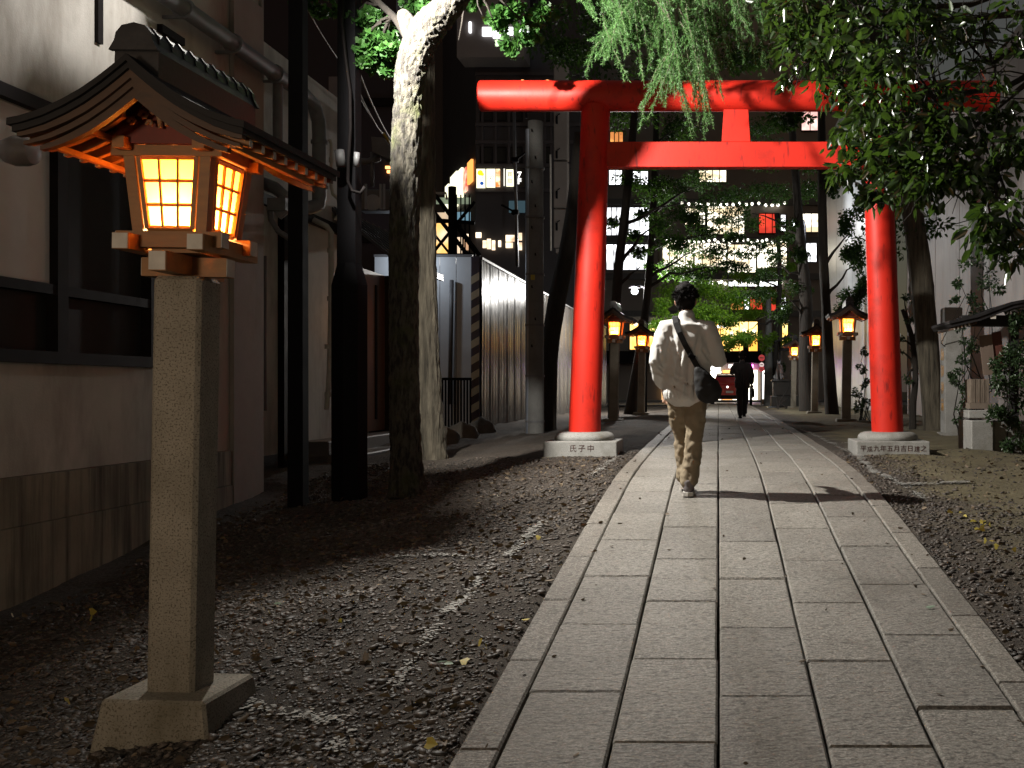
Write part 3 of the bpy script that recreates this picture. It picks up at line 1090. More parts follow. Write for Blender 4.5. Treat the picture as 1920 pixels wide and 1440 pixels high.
def side_wing():
    """set-back wing with the porch: two pale wall bays, brown door, steps, small tin roof"""
    X = -5.35
    t = thing('side_wing', (X, 14.0, -.3), 'narrow set back wing with brown door, stone steps and small tin porch roof', 'house')
    mb = MB()
    mb.bb(X - .25, X, 11.66, 15.2, -.02, 2.95)
    mb.bb(X - .25, X - .05, 11.66, 15.2, 2.95, 4.9)
    mb.build('wall', M_PLASTER, t)
    mb = MB()
    for y in (12.05, 12.95):
        mb.bb(X + .0, X + .08, y, y + .12, -.4, 2.93)
    mb.bb(X, X + .06, 11.67, 15.15, 2.93, 3.06)
    mb.build('timber_post', M_TRIM, t)
    mb = MB()
    mb.bb(X - .3, X - .03, 15.2, 17.2, .12, 2.6)
    d = mb.build('door', M('brown_door', (.16, .075, .045), (.10, .045, .028), 2, .5, .2, 20, .004, stretch=(1, 1, .2)), t)
    mb = MB()
    mb.bb(X - .03, X - .01, 15.55, 15.62, .3, 2.4); mb.bb(X - .03, X - .01, 16.7, 16.77, .3, 2.4)
    mb.bb(X - .03, X + .01, 15.9, 15.94, .9, 1.35)
    mb.build('handle', M_STEEL, d)
    for k in range(3):
        mb = MB()
        mb.bb(X - .02, X + .38 + .36 * k, 13.6, 17.6 + .1 * k, -.6 - .2 * k, .10 - .17 * k, bev=.015)
        mb.build('step', M('dark_stone_step', (.075, .062, .058), (.045, .038, .036), 4, .5, .3, 30, .005), t)
    # lean-to porch roof in folded tin
    mb = MB()
    prof = [(X - .1, 3.36), (X + .75, 2.66), (X + .75, 2.62), (X - .1, 3.30)]
    mb.prism(prof, 14.9, 17.6)
    for y in np.arange(15.0, 17.6, .3):
        mb.prism([(X - .1, 3.385), (X + .76, 2.685), (X + .76, 2.66), (X - .1, 3.36)], y, y + .025)
    mb.bb(X + .752, X + .80, 14.85, 17.65, 2.56, 2.66)
    mb.build('porch_roof', M('porch_tin', (.10, .10, .105), (.065, .065, .07), 4, .35, .15, 20, .004, metal=.4), t)
    mb = MB()
    mb.bb(X - .29, X + .16, 17.2, 17.5, -.1, 2.6)
    mb.build('door_jamb', M_TRIM, t)


side_wing()


def dark_block():
    t = thing('dark_tower_block', (-9, 24, 0), 'tall dark maroon building behind the house, one pale panel high on its wall', 'building')
    mb = MB(); mb.bb(-16, -7.55, 25, 25.9, -.3, 15)
    mb.build('wall', M_DARKWALL, t)
    mb = MB()
    a, b = at(618, 145, 25), at(645, 190, 25)
    mb.bb(a.x, b.x + .1, 24.94, 24.998, b.z, a.z)
    mb.build('pale_panel', M('panel_pale', (.22, .19, .185), None, 3, .8, 0), t)
    mb = MB()
    for (x, z) in ((634, 278), (727, 314), (730, 322)):
        p = at(x, z, 24.97); mb.box(p, (.10, .05, .06))
    mb.build('lamp', glow('amber_spark', (1, .42, .12), 2.5, light=False), t)
    mb = MB()
    for z in (4.2, 7.4, 10.6):
        mb.bb(-12, -7.53, 24.9, 24.997, z, z + .18)
    each(mb, 'ledge', M_TRIM, t)


dark_block()

# gutter pipe, elbow and downpipe on the wall
mb = MB()
X = -4.82
pts = [(X, 7.5, 4.2), (X, 9.4, 4.2), (X, 12.35, 4.2), (X, 12.72, 4.15), (X, 12.86, 4.0), (X, 12.88, 3.84), (X, 12.88, 3.1), (X, 12.85, 2.99), (X - .06, 12.75, 2.94), (X - .35, 12.55, 2.93)]
mb.tube(pts, .082, 16)
for y in (9.6, 10.6, 11.6):
    mb.lathe((X, y, 4.2), [(.10, -.02), (.10, .02)], 16, axis='Y')
for z in (3.75, 3.25):
    mb.lathe((X, 12.88, z), [(.097, -.02), (.097, .02)], 16)
for y in (9.6, 10.6, 11.6):
    mb.bb(X - .18, X, y - .012, y + .012, 4.10, 4.13)
o = mb.build('drain_pipe', M_PVC, loc=(X, 9, 4.2), smooth=True, auto=40)
tag(o, 'thick grey drain pipe along the upper house wall, bent down at its end', 'pipe')

mb = MB()
X = -4.86
q = lambda px, py: at(px, py, 12.95)
mb.tube([q(618, 262), q(621, 270), q(621, 350), q(624, 364), q(633, 372), q(637, 385), q(637, 402), q(628, 412)], .020, 8)
for p in (q(621, 300), q(621, 340), q(637, 392)):
    mb.lathe(p, [(.028, -.03), (.028, .03)], 10)
o = mb.build('water_pipe', M_PALEPIPE, loc=q(621, 330), smooth=True, auto=40)
tag(o, 'thin pale water pipe with joints, zigzag down beside the drain pipe', 'pipe')

mb = MB()
q = lambda px, py: at(px, py, 13.9)
mb.tube([q(588, 412), q(612, 424), q(621, 436), q(621, 560), q(618, 700), q(613, 768)], .036, 10)
for y in (470, 560, 650, 740):
    p = q(620 if y < 600 else 615, y); mb.lathe(p, [(.046, -.03), (.046, .03)], 10)
o = mb.build('standing_pipe', M_PALEPIPE, loc=q(621, 560), smooth=True, auto=40)
tag(o, 'pale upright pipe on the set back wall left of the brown door', 'pipe')

mb = MB()
q = lambda px, py: at(px, py, 11.9)
mb.tube([q(470, 335), q(515, 352), q(532, 366), q(534, 392), q(520, 402)], .07, 12)
mb.tube([q(506, 390), q(508, 412), q(522, 434), q(541, 446), q(552, 452)], .032, 10)
o = mb.build('waste_pipe', M_PVC, loc=q(520, 400), smooth=True, auto=40)
tag(o, 'short bent waste pipes low on the house corner behind the lantern roof', 'pipe')

mb = MB()
q = lambda px, py: at(px, py, 11.75)
mb.tube([q(521, 150), q(521, 330)], .055, 10)
mb.bb(-4.95, -4.75, 11.70, 11.8, q(0, 395).z, q(0, 372).z)
mb.tube([q(497, 480), q(496, 650), q(497, 770)], .022, 8)
o = mb.build('conduit_pipe', M_PVC, loc=q(521, 240), smooth=True, auto=40)
tag(o, 'dull upright conduit pipe on the house corner under the drain pipe', 'pipe')

mb = MB()
p = at(38, 283, 7.0)
mb.tube([(p.x - .28, p.y, p.z + .03), (p.x - .1, p.y, p.z + .01)], .022, 8)
mb.lathe(p, [(.03, -.13), (.075, -.10), (.10, -.03), (.10, .04), (.088, .085), (.04, .10)], 20, axis='X')
o = mb.build('wall_lamp', M('lamp_dull', (.16, .14, .125), (.11, .095, .085), 5, .4, .1, 30, .002), loc=p, smooth=True, auto=40)
tag(o, 'unlit round wall lamp sticking out at the left picture edge', 'lamp')

# ---------------------------------------------------------------- dark posts with cables, and the floodlight on the near one
def steel_post(px, py0, Y, r0, r1, label, sleeve=None):
    p = at(px, py0, Y)
    t = thing('steel_post', (p.x, Y, float(zg(p.x, Y))), label, 'post', 'black posts beside the house')
    mb = MB()
    z0 = float(zg(p.x, Y)) - .1
    mb.tube([(p.x, Y, z0), (p.x, Y, 6.6)], [r0, r1], 4, ref=(1, 1, 0))
    if sleeve:
        zz = EYE - (sleeve - CY) * Y / F
        mb.tube([(p.x, Y, z0), (p.x, Y, zz), (p.x, Y, zz + .22)], [.185, .185, r1 + .005], 8)
    mb.build('shaft', M_STEEL, t)
    return t, p


steel_post(559, 935, 10.6, .108, .094, 'thin black post nearest the house corner, drain pipe passing behind it')
pst, pp = steel_post(655, 935, 10.9, .142, .120, 'thicker black post with a wide sleeve below and a looping cable', sleeve=535)
mb = MB()
q = lambda px, py: at(px, py, 10.68)
mb.tube([q(643, -10), q(641, 40), q(648, 110), q(656, 170), q(657, 240), q(653, 300), q(652, 340), q(660, 358), q(676, 362), q(684, 350)], .017, 7)
mb.build('cable', M_TRIM, pst, smooth=True)
mb = MB()
mb.tube([q(636, 282), q(640, 312)], .05, 10); mb.tube([q(669, 286), q(668, 312)], .03, 8)
each(mb, 'clamp', M_PVC, pst, smooth=True)

LAMP = Vector((-3.44, 9.1, 4.65))
t = thing('floodlight', LAMP, 'bright white floodlight on an arm high on the black post, shining over the path', 'floodlight')
mb = MB()
mb.box(LAMP + Vector((-.16, 0, .10)), (.16, .44, .36), bev=.02)
mb.tube([LAMP + Vector((-.16, .05, .05)), (pp.x, 10.6, 4.9), (pp.x, 10.9, 5.1)], .025, 8)
mb.build('housing', M_STEEL, t)
mb = MB()
# unseen boards added to keep the lamp's light off house, post, trunk and ground
mb.bb(LAMP.x - .95, LAMP.x + .105, LAMP.y + .001, LAMP.y + .25, LAMP.z - .38, LAMP.z - .36)
mb.bb(LAMP.x - .029, LAMP.x + .14, LAMP.y - .14, LAMP.y, LAMP.z - .38, LAMP.z - .36)
mb.bb(LAMP.x - .45, LAMP.x - .03, LAMP.y - .60, LAMP.y, LAMP.z - .38, LAMP.z - .36)
mb.bb(LAMP.x - .55, LAMP.x - .038, LAMP.y + .251, LAMP.y + .27, LAMP.z - .38, LAMP.z + .4)
mb.tube([LAMP + Vector((-.2, .05, 0)), LAMP + Vector((-.2, .05, -.36))], .015, 6)
mb.build('light_block', M_STEEL, t)
ld = bpy.data.lights.new('flood_lamp', 'SPOT')
ld.energy = 2150; ld.color = (1, .955, .87); ld.spot_size = R(172); ld.spot_blend = .65; ld.shadow_soft_size = .045
lo = bpy.data.objects.new('flood_lamp', ld); COL.objects.link(lo); lo.parent = t
lo.rotation_mode = 'QUATERNION'
lo.rotation_quaternion = Vector((.88, .27, -.37)).to_track_quat('-Z', 'Y')

ld = bpy.data.lights.new('wall_fill_spot', 'SPOT')  # second spot added only to brighten the upper house wall
ld.spot_size = R(130); ld.spot_blend = .5
ld.energy = 150; ld.color = (1, .955, .93); ld.shadow_soft_size = .06
lo = bpy.data.objects.new('wall_fill_spot', ld); COL.objects.link(lo); lo.parent = t; lo.location = (-.02, -.30, .05)
lo.rotation_mode = 'QUATERNION'; lo.rotation_quaternion = Vector((-1, -.75, -.12)).to_track_quat('-Z', 'Y')

# overhead wires
def wire(name, pts, r, label, m=None):
    mb = MB()
    out = []
    for i in range(len(pts) - 1):
        a, b = Vector(pts[i]), Vector(pts[i + 1])
        for k in range(8):
            s = k / 8
            out.append(a.lerp(b, s) - Vector((0, 0, .06 * 4 * s * (1 - s) * (b - a).length * .3)))
    out.append(Vector(pts[-1]))
    mb.tube(out, r, 6)
    o = mb.build(name, m or M_PALEPIPE, loc=pts[0], smooth=True)
    tag(o, label, 'wire')


wire('overhead_wire', [at(578, 20, 13), at(645, 125, 15), at(716, 250, 18)], .008, 'upper thin wire slanting down between the black posts and the tree')
wire('overhead_wire', [at(672, 130, 14), at(705, 210, 15.5), at(734, 262, 17)], .014, 'twisted wire slanting to the bark of the near tree, right of the black posts')
wire('overhead_wire', [at(672, 168, 14), at(700, 225, 15), at(718, 250, 16)], .010, 'lower short wire reaching the small eave beside the tree')
mb = MB()
mb.tube([at(719, 250, 16), at(737, 277, 16.6)], .022, 8)
o = mb.build('wire_guard', M('yellow_plastic', (.55, .38, .03), None, 5, .5, 0), loc=at(719, 250, 16), smooth=True)
tag(o, 'yellow plastic guard sleeve on the wire beside the tree trunk', 'cable guard')

t = thing('small_eave', at(705, 285, 16.2), 'small grey eave box with a pipe between the black post and the tree', 'eave')
mb = MB()
mb.prism([(at(696, 0, 16.2).x, at(0, 256, 16.2).z), (at(718, 0, 16.2).x, at(0, 258, 16.2).z), (at(748, 0, 16.2).x, at(0, 296, 16.2).z), (at(742, 0, 16.2).x, at(0, 304, 16.2).z), (at(698, 0, 16.2).x, at(0, 284, 16.2).z)], 16.2, 17.0)
mb.build('eave_roof', M('eave_grey', (.17, .155, .15), (.11, .10, .098), 4, .7, .2, 30, .004), t)
mb = MB()
mb.tube([at(664, 302, 16.4), at(690, 303, 16.4), at(712, 296, 16.4)], .05, 10)
mb.tube([at(698, 285, 16.4), at(698, 350, 16.4)], .03, 8)
mb.build('pipe', M_PVC, t, smooth=True)

# bicycles / machine tubes glimpsed on the porch roof
t = thing('outdoor_machine', at(716, 372, 17.9), 'small grey air conditioning unit with pipes above the porch roof', 'machine')
mb = MB(); mb.box(at(712, 378, 18.1), (.62, .35, .36), bev=.02); mb.build('casing', M('machine_grey', (.11, .115, .125), (.08, .085, .09), 4, .5, .1, 20, .002), t)
mb = MB()
for px in (686, 714, 720):
    mb.tube([at(px, 345, 17.7), at(px, 392, 17.7)], .022, 8)
c = at(699, 380, 17.88)
mb.lathe(c, [(.13, -.01), (.14, 0), (.13, .01)], 20, axis='Y')
mb.build('pipe', M('machine_pipe', (.30, .33, .37), (.22, .24, .27), 4, .4, .05, 20, .002), t, smooth=True, auto=40)
# ================================================================ trunks
def trunk_mesh(name, pxpts, Y, mat, parent, seg=40, sub=8, rough=.05, seed=1, root=0.0, pebble=0.0):
    """tapered trunk through photo points [(px, py, radius, dY)] at depth Y"""
    pts = [(at(p[0], p[1], Y + (p[3] if len(p) > 3 else 0)), p[2]) for p in pxpts]
    P, Rr = [], []
    n = len(pts)
    for i in range(n - 1):
        p0 = pts[max(i - 1, 0)][0]; p1 = pts[i][0]; p2 = pts[i + 1][0]; p3 = pts[min(i + 2, n - 1)][0]
        for k in range(sub):
            s = k / sub
            P.append(.5 * ((2 * p1) + (p2 - p0) * s + (2 * p0 - 5 * p1 + 4 * p2 - p3) * s * s + (3 * p1 - p0 - 3 * p2 + p3) * s ** 3))
            Rr.append(pts[i][1] * (1 - s) + pts[i + 1][1] * s)
    P.append(pts[-1][0]); Rr.append(pts[-1][1])
    mb = MB()
    mb.tube(P, Rr, seg)
    rng = np.random.default_rng(seed)
    ph = rng.uniform(0, 6.28, 12)
    nr = len(P)
    fld = rng.normal(size=(nr, seg))
    fld = fld + np.roll(fld, 1, 0) + np.roll(fld, 2, 0) * .7
    fld = fld + .6 * np.roll(fld, 1, 1)
    fld = np.clip(fld / 1.9, -1.2, 1.2) * pebble
    for i in range(nr):
        c = P[i]
        flare = root * max(0, 1 - (c.z - P[0].z) / .45) ** 2
        for k in range(seg):
            a = 2 * math.pi * k / seg
            d = Vector(mb.v[i * seg + k]) - c
            z = c.z
            w = sum(math.sin(f * a + ph[j] + z * g) * q for j, (f, g, q) in enumerate(((2, .9, .5), (3, 1.7, .35), (5, -2.3, .3), (9, 2.5, .25), (13, -3, .2))))
            w += rng.normal() * .25
            mb.v[i * seg + k] = tuple(c + d.normalized() * fld[i, k] + d * (1 + rough * w + flare * (.7 + .3 * math.sin(5 * a))))
    return mb.build(name, mat, parent, smooth=True)


def branch(mb, pts, r0, r1, seg=7):
    n = len(pts)
    mb.tube(pts, [r0 + (r1 - r0) * i / (n - 1) for i in range(n)], seg)


def twigs(mb, rng, start, ends, r0=.02, r1=.004, sag=.12):
    for e in ends:
        a, b = Vector(start), Vector(e)
        L = (b - a).length
        pts = []
        for k in range(6):
            s = k / 5
            j = Vector(rng.normal(size=3)) * L * .035 * math.sin(s * math.pi)
            pts.append(a.lerp(b, s) + j + Vector((0, 0, sag * L * math.sin(s * math.pi))))
        branch(mb, pts, r0, r1, 6)


L_GINKGO = leaf_mat('ginkgo_leaf', (.022, .075, .014), (.05, .13, .025), .5, .35, (.07, .20, .03))
L_CEDAR = leaf_mat('cedar_needle', (.055, .14, .045), (.13, .27, .075), .5, .35, (.14, .30, .08))
L_BROAD = leaf_mat('glossy_leaf', (.010, .024, .006), (.034, .064, .012), .20, .25, (.065, .125, .015), spec=1.0)
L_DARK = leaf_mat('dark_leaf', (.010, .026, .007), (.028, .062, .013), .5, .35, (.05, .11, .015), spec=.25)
L_MID = leaf_mat('maple_leaf', (.05, .12, .012), (.13, .24, .02), .5, .5, (.26, .46, .03), spec=.3)
L_SHRUB = leaf_mat('shrub_leaf', (.018, .036, .015), (.045, .08, .03), .35, .25, (.05, .09, .03))

# ---- near ginkgo with the fork
t = thing('ginkgo_tree', at(763, 905, 10.35), 'big ginkgo trunk lit white at the top and black below, forking to the right', 'tree')
trunk_mesh('trunk', [(764, 930, .165), (761, 840, .142), (758, 700, .135), (757, 500, .134), (760, 330, .136), (766, 200, .136), (775, 115, .150), (800, 58, .160), (833, 20, .140), (866, -25, .125), (905, -110, .11), (980, -230, .09)], 10.35, M_BARK, t, seg=72, sub=26, rough=.022, seed=4, root=.25, pebble=.0075)
trunk_mesh('limb', [(776, 70, .10), (764, 42, .085), (756, 28, .065), (752, 21, .04)], 10.34, M_BARK, t, seg=20, sub=6, rough=.05, seed=5)
trunk_mesh('limb', [(768, 75, .05, .2), (742, 36, .036, .4), (712, 6, .030, .6), (680, -30, .026, .7)], 10.35, M_BARKD, t, seg=14, sub=5, rough=.05, seed=6)
mb = MB(); rg = np.random.default_rng(3)
twigs(mb, rg, at(735, 32, 10.8), [at(690, 60, 10.7), at(672, 95, 10.8), at(705, 120, 10.9), at(725, 110, 11)], .018, .005)
twigs(mb, rg, at(712, 8, 11), [at(655, 30, 10.9), at(640, -10, 11)], .018, .005)
twigs(mb, rg, at(870, -40, 10.6), [at(905, 30, 10.9), at(935, 60, 11.1), at(980, 40, 11.2), at(860, 75, 11.0)], .02, .005)
each(mb, 'twig', M_BARKD, t)
cl = []
for px, py, dy, r, w in ((690, 40, .5, .16, 1), (705, 78, .4, .18, 1.4), (725, 95, .4, .15, 1.2), (695, 112, .5, .13, 1), (722, 122, .5, .09, .6), (735, 70, .6, .13, .9), (660, 12, .7, .14, .6), (575, 12, .9, .16, .5), (610, 8, .9, .18, .5),
                          (780, 0, 1.0, .15, 1.2), (800, -20, .6, .2, 1.2), (893, 2, 1.2, .14, .7), (940, 36, 1.1, .15, .8), (955, 20, 1.1, .18, .9), (985, 60, 1.2, .15, .6), (958, 82, 1.2, .11, .5), (1010, 20, 1.3, .2, .8), (840, -60, .3, .3, 1.2), (740, -60, .5, .35, 1.5), (620, -70, .6, .3, 1)):
    cl.append((at(px, py, 10.4 + dy), (r * 1.15, r * 1.3, r * .85), w))
foliage('crown', cl, 330, .060, L_GINKGO, t, shape='fan', droop=-.4, seed=9)

# ---- second trunk close behind
t = thing('zelkova_tree', at(808, 880, 13.5), 'straight trunk with furrowed pale bark directly behind the big ginkgo', 'tree')
trunk_mesh('trunk', [(812, 895, 0.187), (807, 800, 0.165), (801, 650, 0.141), (798, 480, 0.130), (797, 330, 0.123), (797, 180, 0.116), (796, 40, 0.110), (794, -120, 0.099)], 13.5, M_BARK2, t, seg=64, sub=20, rough=.04, seed=8, root=.3, pebble=.009)

# ---- leaning trunk beside the left gate column
t = thing('leaning_tree', at(1022, 812, 20), 'dark trunk leaning behind the utility pole, left of the red gate', 'tree')
trunk_mesh('trunk', [(1020, 830, .22), (1024, 760, .19), (1030, 660, .17), (1045, 560, .17), (1062, 480, .16), (1078, 380, .15), (1090, 250, .13)], 20, M_BARKD, t, seg=30, sub=8, rough=.05, seed=12, root=.3)
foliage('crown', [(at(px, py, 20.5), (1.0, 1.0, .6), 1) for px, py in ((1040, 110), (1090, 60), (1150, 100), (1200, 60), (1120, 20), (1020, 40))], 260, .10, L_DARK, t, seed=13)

# ---- trees standing along the path beyond the gate
def mid_tree(name, trunk, Y, clumps, label, bark, leaf, per, size, seed, limbs=(), group='trees beyond the gate'):
    p = at(trunk[0][0], trunk[0][1], Y)
    t = thing(name, (p.x, Y, float(zg(p.x, Y))), label, 'tree', group)
    trunk_mesh('trunk', trunk, Y, bark, t, seg=18, sub=6, rough=.05, seed=seed, root=.2)
    mb = MB(); rg = np.random.default_rng(seed)
    for a, b in limbs:
        twigs(mb, rg, at(*a, Y), [at(*b, Y - .4)], .055, .012, .05)
    if limbs:
        each(mb, 'limb', bark, t)
    cl = [(at(c[0], c[1], Y + c[4]), (c[2] * Y / F, .9 * c[2] * Y / F, c[3] * Y / F), c[5] if len(c) > 5 else 1) for c in clumps]
    foliage('crown', cl, per, size, leaf, t, seed=seed + 50, droop=-.3)


mid_tree('camphor_tree', [(1150, 800, .14), (1152, 640, .125), (1160, 500, .12), (1172, 400, .115), (1182, 300, .1), (1195, 150, .08)], 27,
         [(1230, 350, 60, 22, 1, 1.2), (1280, 400, 50, 22, 2, .8), (1190, 440, 26, 14, 1, .4), (1215, 300, 60, 20, 2, 1), (1185, 335, 34, 16, 0, .5), (1150, 415, 20, 12, 1, .35), (1200, 475, 24, 14, 1, .5), (1250, 455, 40, 14, 0, .7), (1300, 410, 30, 16, 1, .6), (1210, 400, 24, 14, 1, .5), (1180, 220, 60, 40, 2, 1.2), (1270, 235, 50, 40, 3, 1.3), (1240, 130, 90, 40, 2, 1.6), (1240, 425, 40, 18, 0, .5)],
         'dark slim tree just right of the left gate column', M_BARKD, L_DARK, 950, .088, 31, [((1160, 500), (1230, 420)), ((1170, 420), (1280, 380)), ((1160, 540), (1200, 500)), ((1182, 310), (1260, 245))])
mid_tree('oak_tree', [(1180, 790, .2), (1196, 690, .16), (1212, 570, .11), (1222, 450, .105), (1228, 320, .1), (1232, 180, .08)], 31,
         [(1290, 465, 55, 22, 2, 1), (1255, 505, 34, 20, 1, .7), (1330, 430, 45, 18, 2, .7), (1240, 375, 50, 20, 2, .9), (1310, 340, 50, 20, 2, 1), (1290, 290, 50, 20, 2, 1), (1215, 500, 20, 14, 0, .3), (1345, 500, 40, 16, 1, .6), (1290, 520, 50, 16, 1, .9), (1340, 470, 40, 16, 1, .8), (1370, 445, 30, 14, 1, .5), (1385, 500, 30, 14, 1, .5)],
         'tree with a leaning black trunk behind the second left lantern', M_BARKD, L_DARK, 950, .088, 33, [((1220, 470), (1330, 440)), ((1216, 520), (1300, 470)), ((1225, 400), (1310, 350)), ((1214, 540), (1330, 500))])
mid_tree('young_maple', [(1224, 700, .13), (1234, 620, .12), (1240, 540, .11), (1238, 470, .09), (1246, 400, .07)], 38.5,
         [(1320, 590, 48, 26, -1, 1.6), (1275, 605, 28, 18, -2, 1.0), (1235, 610, 22, 12, -3, .6), (1360, 600, 36, 20, 0, 1), (1330, 545, 60, 22, 1, 1.4), (1270, 550, 40, 22, 0, .8), (1385, 560, 40, 20, 1, .9), (1340, 635, 40, 10, -1, .5), (1390, 635, 38, 14, 0, .7), (1300, 505, 50, 18, 1, .7), (1240, 575, 20, 20, -2, .4)],
         'small maple with bright green leaves lit by the street lamp, above the walker', M_BARK2, L_MID, 1700, .10, 35, [((1236, 580), (1310, 540)), ((1238, 540), (1340, 500)), ((1234, 610), (1300, 590)), ((1240, 520), (1280, 470))])
mid_tree('camphor_tree', [(1516, 790, .30), (1512, 680, .26), (1511, 560, .20), (1500, 440, .15), (1492, 330, .13), (1480, 180, .1)], 34,
         [(1440, 360, 60, 24, 1, 1.1), (1400, 420, 44, 20, 2, .6), (1470, 450, 34, 20, 1, .5), (1370, 365, 60, 20, 2, 1.1), (1330, 385, 40, 16, 2, .6), (1440, 290, 70, 30, 2, 1.2), (1520, 360, 30, 30, 1, .7), (1430, 520, 46, 18, 1, .7), (1470, 590, 30, 26, -1, .7), (1390, 480, 30, 14, 1, .4), (1440, 240, 60, 20, 2, 1), (1420, 465, 34, 14, 1, .6), (1450, 480, 28, 14, 0, .5), (1385, 395, 30, 14, 1, .5), (1350, 410, 30, 12, 1, .5), (1480, 420, 26, 16, 0, .5), (1500, 540, 26, 18, 0, .5), (1420, 550, 40, 16, 1, .7)],
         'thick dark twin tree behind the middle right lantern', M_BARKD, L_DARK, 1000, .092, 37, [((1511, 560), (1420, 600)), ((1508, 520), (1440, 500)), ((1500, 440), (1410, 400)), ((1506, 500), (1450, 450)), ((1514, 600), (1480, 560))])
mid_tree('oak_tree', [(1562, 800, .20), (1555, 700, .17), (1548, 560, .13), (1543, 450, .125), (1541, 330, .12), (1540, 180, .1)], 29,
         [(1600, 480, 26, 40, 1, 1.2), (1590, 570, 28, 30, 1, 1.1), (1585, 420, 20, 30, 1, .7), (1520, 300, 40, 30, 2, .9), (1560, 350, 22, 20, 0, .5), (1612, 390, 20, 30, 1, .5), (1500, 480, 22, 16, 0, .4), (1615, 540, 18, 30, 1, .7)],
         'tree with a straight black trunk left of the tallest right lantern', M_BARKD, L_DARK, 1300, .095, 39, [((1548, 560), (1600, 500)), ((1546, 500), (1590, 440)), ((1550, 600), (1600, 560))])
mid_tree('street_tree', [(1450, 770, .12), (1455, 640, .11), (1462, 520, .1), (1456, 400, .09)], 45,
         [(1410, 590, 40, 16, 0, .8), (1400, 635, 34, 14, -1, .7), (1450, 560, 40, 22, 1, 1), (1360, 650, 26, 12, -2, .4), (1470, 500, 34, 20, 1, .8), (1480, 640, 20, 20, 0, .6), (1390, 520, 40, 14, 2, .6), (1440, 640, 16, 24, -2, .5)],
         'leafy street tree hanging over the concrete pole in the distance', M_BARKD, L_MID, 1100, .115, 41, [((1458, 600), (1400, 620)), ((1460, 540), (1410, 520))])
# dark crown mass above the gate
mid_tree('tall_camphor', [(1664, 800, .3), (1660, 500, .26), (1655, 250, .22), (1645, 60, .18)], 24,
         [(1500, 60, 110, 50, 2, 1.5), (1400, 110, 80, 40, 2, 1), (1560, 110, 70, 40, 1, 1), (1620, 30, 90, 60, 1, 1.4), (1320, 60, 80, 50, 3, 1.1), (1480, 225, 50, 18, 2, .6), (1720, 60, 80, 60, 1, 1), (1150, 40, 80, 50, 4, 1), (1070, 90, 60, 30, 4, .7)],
         'tall dark tree whose crown fills the night above the red lintel', M_BARKD, L_DARK, 1300, .11, 43)

